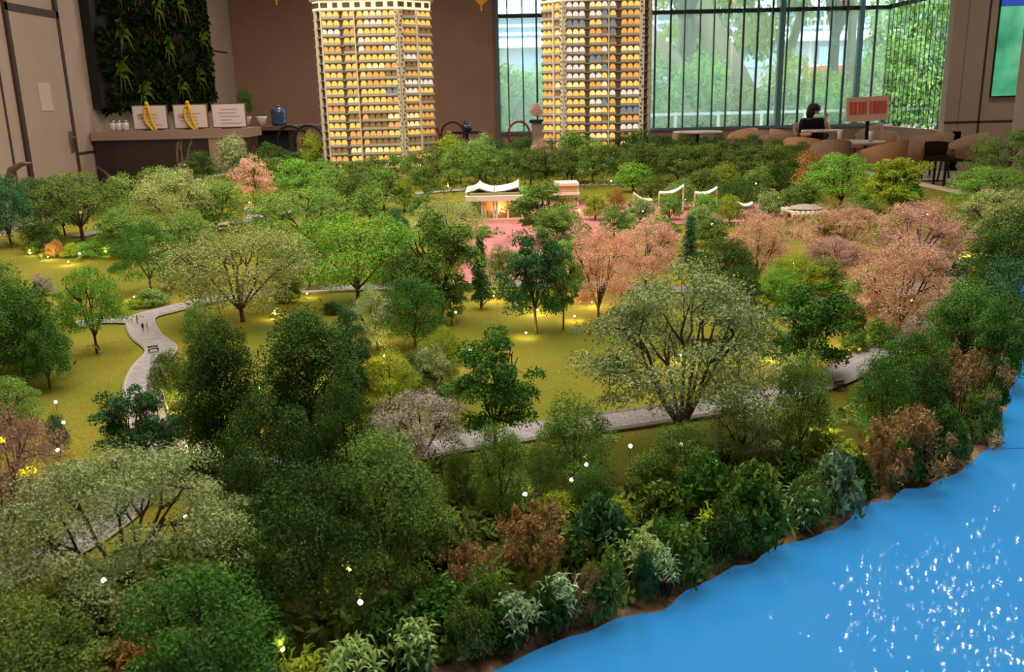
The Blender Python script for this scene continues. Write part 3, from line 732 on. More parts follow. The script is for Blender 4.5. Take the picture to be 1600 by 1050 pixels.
TREES += [
 (425, 300, 362, 70, 'far', 'green', 'green tree left of the broad green dome tree'), (522, 256, 322, 72, 'far', 'green', 'mid green tree right of the bright tree in the far left row'),
 (556, 268, 334, 60, 'small', 'darkolive', 'olive tree behind the broad green dome tree'), (664, 252, 312, 62, 'far', 'darkolive', 'olive umbrella tree in front of the right foot of the left tower'),
 (578, 284, 350, 58, 'small', 'green', 'green small tree behind the big bright multi-stemmed tree'), (818, 286, 342, 52, 'small', 'bright', 'bright green small tree at the right end of the pavilion'),
 (908, 362, 432, 66, 'airy', 'green', 'green open tree left behind the coral pink tree with lit trunk'), (872, 318, 388, 76, 'round', 'green', 'green round tree below the kiosk'),
 (1030, 332, 392, 56, 'small', 'green', 'green small tree behind the second coral pink tree'), (1062, 278, 328, 56, 'small', 'green', 'green small tree behind the middle sail canopy'),
 (1018, 272, 316, 52, 'small', 'darkolive', 'olive small tree behind the leftmost sail canopy'), (1098, 262, 312, 60, 'small', 'darkolive', 'olive small tree behind the third sail canopy'),
 (1132, 252, 306, 52, 'small', 'lime', 'yellow-green small tree in the row behind the sails'), (1182, 258, 312, 56, 'small', 'green', 'green small tree right behind the round dark tree'),
 (1218, 252, 308, 62, 'small', 'dark', 'dark small tree left of the orange brown tree'), (1258, 276, 336, 60, 'small', 'green', 'green small tree below the orange brown tree'),
 (1286, 328, 398, 60, 'small', 'lime', 'yellow-green small tree in front of the pergola posts'), (1342, 304, 358, 52, 'small', 'green', 'green small tree right of the pale rust tree'),
 (1384, 330, 402, 54, 'small', 'lime', 'yellow-green small tree left of the salmon pink tree'), (1358, 418, 484, 74, 'round', 'green', 'green tree left of the largest rust brown tree'),
 (1216, 412, 482, 66, 'round', 'bright', 'bright green tree in front of the rust brown tree by the cypress'), (1156, 415, 482, 64, 'round', 'dark', 'dark tree at the foot of the rust brown tree by the cypress'),
 (1284, 398, 462, 62, 'small', 'darkolive', 'olive small tree under the mauve pink tree'), (300, 325, 402, 78, 'round', 'green', 'green tree right behind the dark layered tree'),
 (182, 325, 396, 62, 'small', 'green', 'green small tree left of the dark layered tree'), (102, 298, 368, 66, 'far', 'darkolive', 'olive umbrella tree behind the open twisted one at left'),
 (268, 388, 452, 52, 'small', 'green', 'green small tree at the left foot of the big pale olive tree'), (452, 396, 468, 62, 'small', 'darkolive', 'olive small tree between the big pale olive and bright trees'),
 (484, 372, 452, 64, 'round', 'green', 'green tree under the broad green dome tree'), (62, 340, 396, 52, 'small', 'dark', 'dark small tree near the left plinth edge'),
 (706, 436, 508, 46, 'airy', 'darkolive', 'thin olive tree at the left end of the ochre lawn'), (604, 376, 446, 52, 'small', 'dark', 'dark small tree at the right side of the big bright tree'),
 (960, 318, 372, 50, 'small', 'green', 'green small tree behind the first coral pink tree'), (742, 292, 345, 30, 'small', 'bright', 'slim bright tree at the left end of the pavilion'),
 (1092, 318, 372, 50, 'small', 'mint', 'light green small tree right behind the cypress tip'), (1140, 300, 352, 40, 'small', 'lime', 'lime small tree left of the round dark tree'),
 (1415, 282, 345, 60, 'small', 'bright', 'bright small tree right of the pale open tree'), (1505, 345, 400, 40, 'airy', 'olive', 'thin pale tree on the right lawn behind the pale umbrella tree'),
 (25, 500, 580, 90, 'round', 'green', 'mid green tree low at the left picture edge'), (655, 540, 610, 60, 'round', 'darkolive', 'dull olive tree left of the pale sage tree'),
 (300, 610, 720, 70, 'round', 'darkolive', 'dull olive tree left of the left dark columnar tree'), (845, 690, 790, 70, 'round', 'darkolive', 'dull olive tree at the left foot of the dome-shaped tree'),
 (400, 690, 850, 120, 'round', 'dark', 'dark tree below the left dark columnar tree'), (660, 745, 880, 120, 'round', 'green', 'green tree right of the forked grey trunk tree'),
]
for t in TREES: tree_px(*t)
def top_at(px):
    xs_ = [380, 430, 480, 520, 560, 640, 690, 750, 800, 850, 900, 950, 1000, 1060, 1100, 1160, 1210, 1262]
    ys_ = [245, 236, 244, 240, 238, 233, 216, 214, 222, 218, 212, 212, 209, 214, 211, 213, 218, 232]
    return float(np.interp(px, xs_, ys_))
rowcount = {}
ORD = 'first second third fourth fifth sixth seventh eighth ninth tenth eleventh twelfth thirteenth fourteenth'.split()
SEG = [(380, 512, 'left of the left tower'), (512, 680, 'in front of the left tower'), (680, 845, 'between the two towers'), (845, 1020, 'in front of the right tower'), (1020, 1290, 'right of the right tower')]
for row, (b, dh, st, lf) in enumerate(((272, -4, 33, ('dark', 'darkolive', 'dark')), (289, 6, 34, ('darkolive', 'darkolive', 'green')))):
    px = 388 + row * 15
    while px < 1270:
        sg = next(s for s in SEG if s[0] <= px < s[1])
        leaf = rnd.choice(lf)
        n_in = rowcount[(row, sg[2])] = rowcount.get((row, sg[2]), 0) + 1
        lab = '%s tree, %s from left, %s back row %s' % ({'dark': 'dark green', 'darkolive': 'dull olive', 'green': 'mid green'}[leaf], ORD[n_in - 1], 'farther' if row == 0 else 'nearer', sg[2])
        tree_px(px + rnd.uniform(-5, 5), top_at(px) + dh + rnd.uniform(-5, 6), b + rnd.uniform(-3, 3), rnd.uniform(52, 74), 'far', leaf, lab, 'back row trees along the far side of the model')
        px += st * rnd.uniform(.8, 1.2)

SHRUBS = [
 (560, 985, 1058, 130, 'rosette', 'mint', 'light green leafy shrub at the bottom edge, left of the waterline start'),
 (655, 972, 1050, 120, 'rosette', 'mint', 'light green leafy shrub at the bottom edge where the waterline starts'),
 (470, 1000, 1075, 120, 'rosette', 'lime', 'yellow-green leafy shrub at the bottom edge left of the light green pair'),
 (600, 925, 1005, 130, 'bush', 'dark', 'low dark bush above the light green leafy pair at the bottom'),
 (745, 955, 1022, 100, 'bush', 'darkolive', 'dark olive bush on the near end of the lake bank'),
 (690, 900, 965, 120, 'bush', 'deep', 'deep green bush in front of the near brown feathery shrub'),
 (806, 905, 978, 112, 'rosette', 'blue', 'pale bluish leafy shrub below the big brown feathery shrub'),
 (872, 878, 955, 100, 'rosette', 'blue', 'pale bluish leafy shrub between two brown feathery shrubs'),
 (800, 965, 1008, 80, 'bush', 'dark', 'dark bush at the water under the pale bluish leafy shrub'),
 (735, 848, 925, 120, 'feather', 'brown', 'brown feathery shrub nearest the picture bottom'),
 (832, 782, 892, 140, 'feather', 'brown', 'big brown feathery shrub at the centre of the near bank'),
 (932, 888, 950, 80, 'feather', 'brown', 'small reddish brown feathery shrub close to the water'),
 (938, 770, 868, 110, 'bush', 'teal', 'dark bluish bush right of the big brown feathery shrub'),
 (1000, 812, 890, 104, 'rosette', 'mint', 'light green leafy shrub right of the dark bluish bush'),
 (1052, 850, 910, 84, 'rosette', 'blue', 'pale leafy shrub close to the water, right of the small reddish brown shrub'),
 (978, 890, 958, 90, 'bush', 'green', 'mid green bush at the water right of the small reddish brown shrub'),
 (1035, 890, 940, 50, 'bush', 'teal', 'small dark bush leaning over the waterline'),
 (1095, 826, 895, 90, 'bush', 'green', 'green bush in the middle of the lake bank'),
 (1120, 776, 840, 84, 'rosette', 'lime', 'yellow-green leafy shrub in the middle of the lake bank'),
 (1162, 800, 868, 96, 'bush', 'dark', 'dark bush at the waterline in the middle of the lake bank'),
 (1205, 760, 842, 112, 'bush', 'deep', 'deep green bush at the waterline left of the pale bluish shrub'),
 (1252, 742, 802, 96, 'rosette', 'blue', 'pale bluish leafy shrub right of the middle of the bank'),
 (1296, 760, 820, 84, 'bush', 'green', 'green bush right at the waterline beside a pinkish bank patch'),
 (1334, 708, 790, 96, 'bush', 'blue', 'bluish green bush left of the far brown feathery shrubs'),
 (1420, 628, 735, 160, 'feather', 'brown', 'wide brown feathery shrub on the far part of the bank'),
 (1402, 692, 758, 66, 'feather', 'brown', 'small brown feathery shrub at the water below the wide brown one'),
 (1455, 700, 752, 72, 'bush', 'green', 'green bush at the water right of the wide brown shrub'),
 (1300, 676, 722, 92, 'bush', 'lime', 'low bush lit yellow-green by a lamp left of the wide brown shrub'),
 (1502, 640, 722, 80, 'bush', 'deep', 'deep green bush above the water right of the wide brown shrub'),
 (1498, 540, 655, 116, 'feather', 'brown', 'tall brown feathery shrub on the far bank'),
 (1545, 600, 672, 66, 'bush', 'green', 'green bush on the far bank next to the tall brown shrub'),
 (1555, 556, 632, 66, 'bush', 'dark', 'dark bush on the far bank overhanging the water'),
 (1548, 530, 590, 60, 'feather', 'brown', 'small brown feathery shrub at the far end of the bank'),
 (1584, 520, 580, 44, 'bush', 'deep', 'deep green bush at the right edge just above the water'),
 (1455, 560, 640, 70, 'bush', 'blue', 'bluish green bush left of the tall brown shrub'),
 (1100, 706, 795, 104, 'bush', 'deep', 'deep green bush below the small tree under the largest spreading tree'),
 (1030, 745, 812, 90, 'bush', 'darkolive', 'dark olive bush on the bank under the largest spreading tree'),
 (866, 766, 815, 86, 'bush', 'lime', 'round lime green bush above the big brown feathery shrub'),
 (1180, 715, 790, 90, 'bush', 'green', 'green bush on the upper bank under the pale low tree'),
 (1240, 700, 765, 84, 'bush', 'dark', 'dark bush at the foot of the thin-trunked green tree'),
 (960, 775, 830, 90, 'bush', 'lime', 'yellowish green bush above the light green leafy shrub'),
 (640, 990, 1020, 60, 'bush', 'green', 'small green bush behind the light green leafy pair'),
 (1150, 755, 815, 80, 'bush', 'darkolive', 'olive bush behind the yellow-green leafy shrub'),
 (1050, 800, 860, 90, 'bush', 'deep', 'deep green bush behind the pale leafy shrub by the water'),
 (1130, 850, 890, 60, 'bush', 'dark', 'small dark bush hanging over the water left of the middle bank'),
 (905, 835, 905, 80, 'bush', 'dark', 'dark bush right beside the big brown feathery shrub'),
 (760, 880, 960, 90, 'bush', 'green', 'green bush between the near brown shrubs'),
 (880, 940, 985, 80, 'bush', 'dark', 'dark bush at the waterline under the small reddish brown shrub'),
 (1380, 730, 775, 60, 'bush', 'dark', 'dark bush at the waterline left of the small brown far shrub'),
 (1525, 668, 712, 50, 'bush', 'blue', 'bluish bush at the waterline near the lake joint'),
 (1480, 690, 742, 60, 'bush', 'dark', 'dark bush at the waterline between the green bank bushes'),
 (1520, 500, 560, 70, 'bush', 'green', 'green bush under the deep green bank tree'),
 (88, 372, 402, 34, 'bush', 'orange', 'orange brown bush among the garden lamps at left'),
 (112, 378, 402, 36, 'bush', 'lime', 'bright lit yellow bush among the garden lamps at left'),
 (150, 372, 402, 60, 'bush', 'bright', 'bright green low bush under the dark umbrella tree'),
 (75, 350, 385, 60, 'bush', 'darkolive', 'dark olive low hedge under the umbrella trees at left'),
 (240, 448, 478, 60, 'bush', 'mint', 'light green low bush under the dark layered tree'),
 (215, 462, 482, 36, 'bush', 'lime', 'small lit yellow-green bush beside the path fork'),
 (1372, 495, 545, 70, 'bush', 'darkolive', 'olive low bush at the path bend in front of the largest rust tree'), (1335, 510, 552, 50, 'bush', 'green', 'green low bush left of the path bend'), (1440, 505, 548, 56, 'bush', 'rust', 'brownish low bush between the path bend and the bank trees'),
 (68, 425, 462, 40, 'bush', 'grey', 'greyish pink bush at the left edge group'),
 (300, 560, 605, 60, 'bush', 'darkolive', 'yellowish bush by the path in front of the left columnar tree'),
 (1330, 470, 510, 60, 'bush', 'darkolive', 'olive low bush left of the largest rust tree foot'),
 (1190, 455, 485, 70, 'bush', 'lime', 'yellow-green low bush behind the dark open-crowned tree'),
 (1310, 436, 466, 60, 'bush', 'lime', 'lime low bush in front of the mauve pink tree'),
 (1240, 440, 475, 80, 'bush', 'bright', 'bright green low bush in front of the yellow-green pergola tree'),
 (820, 385, 415, 60, 'bush', 'bright', 'bright green low bush on the plaza right of the pavilion'),
 (755, 350, 372, 34, 'bush', 'bright', 'bright green low bush in front of the pavilion'),
 (1150, 380, 420, 50, 'bush', 'green', 'green low bush behind the dark tree on the plaza'),
 (910, 345, 372, 40, 'bush', 'green', 'green low bush behind the coral pink tree'),
 (1040, 345, 372, 60, 'bush', 'deep', 'deep green low bush behind the cypress'),
 (980, 330, 356, 40, 'bush', 'mint', 'light green low bush under the left sail'),
 (870, 335, 362, 46, 'bush', 'darkolive', 'olive low bush right of the pavilion'),
 (560, 300, 335, 60, 'bush', 'darkolive', 'olive low bush behind the big bright green tree'),
 (660, 300, 335, 50, 'bush', 'green', 'green low bush left of the pale olive cloud tree'),
 (520, 470, 490, 40, 'bush', 'dark', 'dark low bush at the foot of the big bright green tree'),
 (450, 440, 470, 50, 'bush', 'darkolive', 'olive low bush at the foot of the big pale olive tree'),
 (1470, 330, 352, 40, 'bush', 'green', 'green low bush at the plinth corner below the room chairs'),
 (1290, 340, 362, 40, 'bush', 'lime', 'lime low bush beside the pergola'),
 (200, 1000, 1075, 140, 'bush', 'orange', 'yellowish brown bush at the bottom edge under the wide grey-green tree'),
 (430, 960, 1045, 100, 'bush', 'dark', 'dark bush between the bottom trees'),
 (120, 890, 985, 120, 'bush', 'darkolive', 'dark olive bush under the wide grey-green tree'),
 (690, 800, 870, 90, 'bush', 'darkolive', 'olive bush right of the forked grey trunk'),
 (385, 830, 930, 110, 'bush', 'darkolive', 'yellowish dark bush right of the wide grey-green tree'),
 (650, 880, 950, 90, 'bush', 'green', 'green bush just right of the forked trunk foot'),
]
SHRUBS = [(t[:4] + ('broad',) + t[5:]) if t[4] == 'bush' and t[2] > 680 and i % 3 != 1 else t for i, t in enumerate(SHRUBS)]
for t in SHRUBS: tree_px(*t, cat='model shrub')
# low planting that nobody could count, over the bank and under the trees
rng = np.random.default_rng(3)
Pn = []
def scatter(n, box, ok):
    p = np.stack([rng.uniform(box[0], box[1], n), rng.uniform(box[2], box[3], n)], 1)
    return p[ok(p)]
b1 = scatter(26000, (-1.6, 3.6, .9, 5.4), lambda p: (lambda s: (s > .002) & (s < .34) & (rng.random(len(p)) < .75))(shore_sd(p)))
b2 = scatter(5200, (-1.3, .55, .9, 2.0), lambda p: (shore_sd(p) > .3) & (vnoise(p, 3, 9) > -.05))
pathpts = np.array([tuple(q) for p, wd in PATHS for q in smooth_line([at(*k) for k in p], 6)])
lawns = [at(900, 570), at(140, 640), at(130, 470), at(800, 500), at(1000, 560), at(280, 520), at(830, 540)]
def not_open(p):
    d = np.min(np.hypot(p[:, None, 0] - pathpts[None, :, 0], p[:, None, 1] - pathpts[None, :, 1]), 1)
    ok = d > .16
    for c, r in zip(lawns, (.55, .42, .4, .3, .4, .25, .4)): ok &= np.hypot(p[:, 0] - c.x, (p[:, 1] - c.y) * .8) > r
    return ok
b3 = scatter(5200, (EX0 + .05, EX1 - .1, 2.0, EY1 - .1), lambda p: (shore_sd(p) > .3) & not_open(p) & (vnoise(p, 1.7, 4) > .12))
b4 = scatter(2600, (EX0 + .3, EX1 - .2, 8.3, 10.9), lambda p: (rng.random(len(p)) < .8) & (vnoise(p, 1.3, 6) > -.25))
tuft = np.concatenate([b1, b2, b3, b4])
zz = ground_from_sd(shore_sd(tuft))
cen = np.stack([tuft[:, 0], tuft[:, 1], zz + .012], 1)
sc = np.concatenate([np.full(len(b1), 1.), np.full(len(b2), .8), np.full(len(b3), 1.25), np.full(len(b4), 2.4)])
tone = np.clip(.5 + .5 * vnoise(tuft, 4, 1) + rng.normal(0, .15, len(tuft)), 0, 1)
V, Q, T = leaves(rng, cen, .022 * sc * rng.uniform(.6, 1.5, len(tuft)), 7, .028, .42, 1.1, .5, tone)
me = np_mesh('undergrowth', V, Q, {'tone': T}); me.materials.append(leafmat('undergrowth_leaves', (64, 84, 34), (148, 164, 84)))
link('undergrowth', me); tag(bpy.data.objects['undergrowth'], 'low mixed green planting along the lake bank and under the trees', 'undergrowth', kind='stuff')

# ------------------------------------------------------------------ the two model towers
M['slab'] = mat('grey_balcony_slab', lin((150, 142, 132)), .6, .3)
M['core'] = mat('brown_tower_core', lin((104, 86, 66)), .7, .2)
M['cream'] = mat('cream_model_stone', lin((222, 208, 182)), .6, .2)
M['railglass'] = mat('grey_glass_balustrade', lin((190, 178, 158)), .25, .5)
LIT = [emit('lit_golden_pane', (1.0, .56, .13), .74), emit('lit_amber_pane', (.95, .46, .11), .52), emit('lit_pale_pane', (1.0, .68, .30), .76), emit('dim_brown_pane', (.42, .24, .09), .30), emit('lit_white_pane', (.86, .74, .62), .62), emit('dim_blue_pane', (.30, .36, .46), .32)]
M['crown'] = emit('lit_cream_crown', (1.0, .82, .52), .78)
def glow_arch_pane(n, p=.067, h=.073):  # arched outline builds the scalloped glow of balcony downlights into the lit panes
    mb = MB(); r = p * .44
    for i in range(n):
        cx = (i - (n - 1) / 2) * p
        poly = [(cx - r, 0), (cx + r, 0), (cx + r, h - r)] + [(cx + r * math.cos(a), h - r + r * math.sin(a)) for a in (R(45), R(90), R(135))] + [(cx - r, h - r)]
        mb.plate(poly, (0, 0, 0), (1, 0, 0), (0, 0, 1), .006)
    return mb.mesh('window')
GLOW_ARCH = {n: glow_arch_pane(n) for n in (1, 2, 3)}
RAIL = {n: MB().box((0, -.012, .016), (n * .066 + .006, .004, .026)).mesh('balustrade') for n in (1, 2, 3)}
def tower(name, label, pts, bays, fins, nfl, ztop, seed, whiteish):
    """pts: plan corners of the visible facades from left to right (world x,y); bays: per facade list of (position 0..1, arches)"""
    rg = random.Random(seed)
    o = empty(name, (0, 0, 0), 0, label, 'model tower')
    pts = [Vector((p[0], p[1])) for p in pts]
    back = [Vector((pts[-1].x - .12, pts[0].y + 1.0)), Vector((pts[0].x + .12, pts[0].y + 1.0))]
    plan = pts + back
    cen = sum(plan, Vector((0, 0))) / len(plan)
    MB().prism([tuple(p) for p in plan], GZ - .02, ztop).build('core', M['core'], o)
    fh = (ztop - GZ) / nfl
    sl = [cen + (p - cen) * 1.035 for p in plan]
    slab = MB().prism([tuple(p) for p in sl], -.007, .007).mesh('floor_slab')
    for k in range(nfl + 1):
        q = link('floor_slab', slab, M['slab'], o); q.location.z = GZ + k * fh
    for fi, bl in enumerate(bays):
        a, c = pts[fi], pts[fi + 1]; d = (c - a); L = d.length; d.normalize(); nn = Vector((d.y, -d.x)); rz = math.atan2(d.y, d.x)
        for k in range(nfl):
            for t, n in bl:
                p = a + d * (L * t) + nn * .004
                hi = k / nfl > .42
                wgt = (6, 3, 1.2, 1.1, .4, .3) if not (hi and whiteish and t < .62 and fi == whiteish) else (1.2, 1, 3.5, .8, 4, 2)
                mt = rg.choices(LIT, wgt)[0]
                for j in range(1):
                    q = link('window', GLOW_ARCH[n], mt, o); q.location = (p.x, p.y, GZ + k * fh + .010); q.rotation_euler.z = rz
                if fi != 0 or not whiteish:
                    pass
                q = link('balustrade', RAIL[n], M['railglass'], o); q.location = (p.x + nn.x * .010, p.y + nn.y * .010, GZ + k * fh + .004); q.rotation_euler.z = rz
        for t, wd, dots in fins[fi]:
            p = a + d * (L * t) + nn * .022
            f = MB().box((0, 0, (ztop - GZ) / 2), (wd, .03, ztop - GZ)).build('pilaster', M['cream'], o)
            f.location = (p.x, p.y, GZ); f.rotation_euler.z = rz
            if dots:
                mb = MB()
                for k in range(nfl * 2):
                    mb.box((rg.uniform(-.3, .3) * wd, -.017, (k + .5) * fh / 2), (wd * .34, .008, fh * .2))
                h_ = mb.build('slot_window', M['core'], f)
                h_['kind'] = 'stuff'
    # lit crown, roof slab and plant box
    cr = [cen + (p - cen) * 1.02 for p in plan]
    MB().prism([tuple(p) for p in cr], ztop + .012, ztop + .10).build('crown_band', M['crown'], o)
    rf = [cen + (p - cen) * 1.07 for p in plan]
    MB().prism([tuple(p) for p in rf], ztop + .10, ztop + .125).build('roof_slab', M['slab'], o)
    mb = MB()
    for fi in range(len(pts) - 1):
        a, c = cr[fi], cr[fi + 1]; d = c - a; L = d.length; d.normalize(); nn = Vector((d.y, -d.x)); n = max(2, int(L / .11))
        for i in range(n):
            p = a + d * (L * (i + .5) / n) + nn * .006
            mb.box((p.x, p.y, ztop + .056), (.05 + .03 * rg.random(), .012, .05), math.atan2(d.y, d.x))
    mb.build('crown_opening', M['core'], o)['kind'] = 'stuff'
    MB().box((cen.x, cen.y - .1, ztop + .19), (.34, .3, .13)).box((cen.x, cen.y - .1, ztop + .27), (.40, .36, .02)).build('plant_room', M['railglass'], o)
    return o
D0 = 9.95
X = lambda px, d=D0: atd(px, 160, d).x
t1 = [(X(498), D0 + .10), (X(510), D0), (X(626), D0), (X(677, D0 + .3), D0 + .3)]
tower('model_tower', 'lit high-rise tower model in front of the brown back wall', t1,
      [[], [(.125, 3), (.375, 2), (.52, 1), (.69, 3), (.90, 2)], [(.30, 3), (.78, 3)]],
      [[(.5, .02, False)], [(.012, .014, False), (.447, .012, False), (.995, .03, True)], [(.06, .05, True), (.55, .02, False)]], 20, 2.40, 4, 0)
t2 = [(X(849, D0 + .25), D0 + .25), (X(883), D0), (X(1003), D0), (X(1017), D0 + .12)]
tower('model_tower', 'lit high-rise tower model in front of the tall window', t2,
      [[(.32, 3), (.80, 2)], [(.14, 3), (.395, 2), (.51, 1), (.615, 1), (.84, 3)], []],
      [[(.58, .02, False), (.95, .035, True)], [(.0, .03, True), (.562, .012, False), (.985, .05, True)], [(.7, .03, False)]], 20, 2.44, 9, 1)

# ------------------------------------------------------------------ pavilions, sails, pergola, figures
M['white'] = mat('white_model_card', lin((226, 214, 196)), .6, .2)
M['sail'] = mat('white_sail_cloth', lin((232, 224, 208)), .7, .1)
M['pinkwall'] = mat('peach_card', lin((220, 172, 140)), .7, .2)
def PX(px, py, z=GZ): return at(px, py, z)
def pavilion():
    a, b_ = PX(728, 348), PX(820, 348); d0 = a.y; wdt = b_.x - a.x; cx = (a.x + b_.x) / 2
    zr = atd(775, 312, d0).z - GZ
    o = empty('pavilion', (cx, d0 + .28, GZ + .008), 0, 'white open pavilion with two upswept sails on its flat roof', 'model pavilion')
    MB().box((0, 0, zr), (wdt, .56, .035)).build('flat_roof', M['white'], o)
    MB().box((0, 0, zr + .025), (wdt - .06, .50, .02)).build('roof_deck', mat('olive_roof_deck', lin((150, 140, 100)), .8, .1), o)
    col = MB().box((0, 0, zr / 2 - .01), (.014, .014, zr)).mesh('column')
    for x in (-.45, -.22, -.17, -.02, .03, .22, .46):
        for y in (-.24, .2):
            q = link('column', col, M['white'], o); q.location = (x * wdt, y, 0)
    MB().box((.12 * wdt, .2, zr * .45), (wdt * .7, .02, zr * .8)).build('back_wall', M['pinkwall'], o)
    MB().box((0, -.0, .004), (wdt, .6, .016)).build('floor_plate', M['pinkwall'], o)
    hp = (atd(748, 294, d0).z - GZ - zr) * .6
    def sail(x0, x1, xp, h):
        n = 12; V = []; F = []
        for i in range(n + 1):
            x = x0 + (x1 - x0) * i / n
            t = (x - xp) / ((x1 - xp) if x > xp else (x0 - xp)) if abs(x - xp) > 1e-6 else 0
            z = h * max(0, 1 - t) ** 1.7 + .012
            for y, k in ((-.22, .55), (0, 1), (.22, .55)): V.append((x, y, zr + .035 + z * k))
        for i in range(n):
            for j in range(2): F.append((i * 3 + j, i * 3 + j + 1, i * 3 + j + 4, i * 3 + j + 3))
        mb = MB().add(V, F); mb.add([(v[0], v[1], v[2] - .008) for v in V], [tuple(reversed(f)) for f in F])
        s_ = mb.build('sail', M['sail'], o, True)
        MB().tube([(xp, 0, zr), (xp, 0, zr + .05 + h)], .006, 6).build('mast', M['white'], s_)
    sail(-.5 * wdt, -.02 * wdt, -.26 * wdt, hp * 1.05)
    sail(0, .44 * wdt, .42 * wdt, hp * 1.15)
pavilion()
def kiosk():
    p = PX(886, 322); z1 = atd(886, 290, p.y).z - GZ
    o = empty('kiosk', (p.x, p.y + .12, GZ + .008), 0, 'white two-storey model kiosk right of the pavilion', 'model kiosk')
    MB().box((0, 0, z1 * .5), (.15, .2, z1)).build('wall', M['pinkwall'], o)
    MB().box((0, 0, z1 * .55), (.2, .26, .02)).build('canopy', M['white'], o)
    MB().box((0, 0, z1), (.19, .25, .02)).build('roof', M['white'], o)
    MB().box((.085, -.1, z1 / 2), (.014, .014, z1)).build('column', M['white'], o)
kiosk()
def sailtent(pxl, pxr, pyl, pyr, base, label):
    d0 = PX((pxl + pxr) / 2, base).y; a, b_ = atd(pxl, pyl, d0), atd(pxr, pyr, d0)
    cx = (a.x + b_.x) / 2
    o = empty('sail_canopy', (cx, d0, GZ + .004), 0, label, 'model canopy')
    n = 10; V = []; F = []
    for i in range(n + 1):
        t = i / n; x = a.x + (b_.x - a.x) * t - cx; z = a.z + (b_.z - a.z) * t - GZ - .02 * math.sin(math.pi * t)
        for j, y in enumerate((-.05, 0, .05)): V.append((x, y * (1 - .5 * abs(2 * t - 1)), z + (.012 if j == 1 else 0)))
    for i in range(n):
        for j in range(2): F.append((i * 3 + j, i * 3 + j + 1, i * 3 + j + 4, i * 3 + j + 3))
    mb = MB().add(V, F); mb.add([(v[0], v[1], v[2] - .006) for v in V], [tuple(reversed(f)) for f in F]); mb.build('sail', M['sail'], o, True)
    for p in (a, b_):
        MB().tube([(p.x - cx, 0, 0), (p.x - cx, 0, p.z - GZ + .005)], .006, 6).build('post', M['white'], o)
sailtent(990, 1018, 303, 313, 335, 'white sail canopy, leftmost of the sails right of the kiosk')
sailtent(1030, 1068, 302, 291, 332, 'white sail canopy with the upswept right tip, middle of the sails')
sailtent(1086, 1120, 302, 294, 332, 'white sail canopy, third of the sails, left of the round dark tree')
sailtent(1150, 1175, 316, 318, 345, 'white sail canopy, rightmost, below the round dark tree')
def pergola():
    d0 = PX(1265, 372).y; a, b_ = atd(1240, 338, d0), atd(1292, 338, d0); z = a.z - GZ; cx = (a.x + b_.x) / 2; wd = b_.x - a.x
    o = empty('pergola', (cx, d0 + .1, GZ + .004), 0, 'white model pergola with peach posts beside the pale rust tree', 'model pergola')
    for x in (-.42, -.14, .14, .42):
        for y in (-.1, .1): MB().box((x * wd, y, z / 2), (.02, .02, z)).build('post', M['pinkwall'], o)
    for y in (-.1, .1): MB().box((0, y, z), (wd * 1.1, .018, .018)).build('beam', M['white'], o)
    for i in range(8): MB().box(((i / 7 - .5) * wd, 0, z + .016), (.012, .28, .014)).build('slat', M['white'], o)
    MB().lathe([(.02, 0), (.09, .006), (.06, .02), (.005, .03)], (.0, .0, z + .025), 12, 1.2, 1).build('grey_dome', M['slab'], o)
pergola()
def skin_body(name, verts, edges, radii, m, parent, sub=1):
    me = bpy.data.meshes.new(name); me.from_pydata(verts, edges, []); o = bpy.data.objects.new(name, me); C.objects.link(o); o.parent = parent
    sk = o.modifiers.new('skin', 'SKIN'); sk.use_smooth_shade = True
    for i, r in enumerate(radii): me.skin_vertices[0].data[i].radius = r if isinstance(r, tuple) else (r, r)
    me.skin_vertices[0].data[0].use_root = True
    if sub:
        ss = o.modifiers.new('sub', 'SUBSURF'); ss.levels = sub; ss.render_levels = sub
    me.materials.append(m); return o
M['skin'] = mat('skin_tone', lin((188, 140, 116)), .6, .3)
FIG = {}
def figurine(px, py, h, label, shirt, rz, cat='model figure'):
    p = at(px, py, GZ + .009)
    o = empty('figurine', p, rz, label, cat)
    o.scale = (h / 1.72,) * 3
    V = [(0, 0, .92), (0, 0, 1.15), (0, 0, 1.38), (0, 0, 1.50), (0, -.01, 1.6), (0, 0, 1.68),
         (-.10, 0, .86), (-.11, -.06, .48), (-.11, .02, .05), (-.11, -.12, .03), (.10, 0, .86), (.11, .10, .48), (.11, .16, .05), (.11, .04, .03),
         (-.19, 0, 1.40), (-.25, .03, 1.12), (-.23, -.10, .88), (.19, 0, 1.40), (.25, -.02, 1.12), (.23, -.12, .90)]
    E = [(0, 1), (1, 2), (2, 3), (3, 4), (4, 5), (0, 6), (6, 7), (7, 8), (8, 9), (0, 10), (10, 11), (11, 12), (12, 13), (2, 14), (14, 15), (15, 16), (2, 17), (17, 18), (18, 19)]
    rd = [.14, .13, .14, .055, .085, .09, .085, .06, .045, .035, .085, .06, .045, .035, .065, .05, .04, .065, .05, .04]
    if not FIG:
        t = skin_body('body', V, E, rd, shirt, o); dg = bpy.context.evaluated_depsgraph_get(); me = bpy.data.meshes.new_from_object(t.evaluated_get(dg)); bpy.data.objects.remove(t)
        me.materials.clear(); FIG['b'] = me
    link('body', FIG['b'], shirt, o)
    MB().ball((0, -.01, 1.62), .105, 10, 7, 1.2).build('head', M['skin'], o, True)
    MB().ball((0, .02, 1.66), .112, 10, 6, 1.0).build('hair', M['dark'], o, True)
cl = {k: mat(k + '_cloth', lin(v), .8, .1) for k, v in dict(brown=(92, 60, 52), cream=(220, 196, 150), maroon=(110, 56, 56), dark=(48, 44, 40), white=(206, 200, 190)).items()}
figurine(224, 519, .037, 'miniature figure in brown on the winding path, left of the pair', cl['brown'], .3)
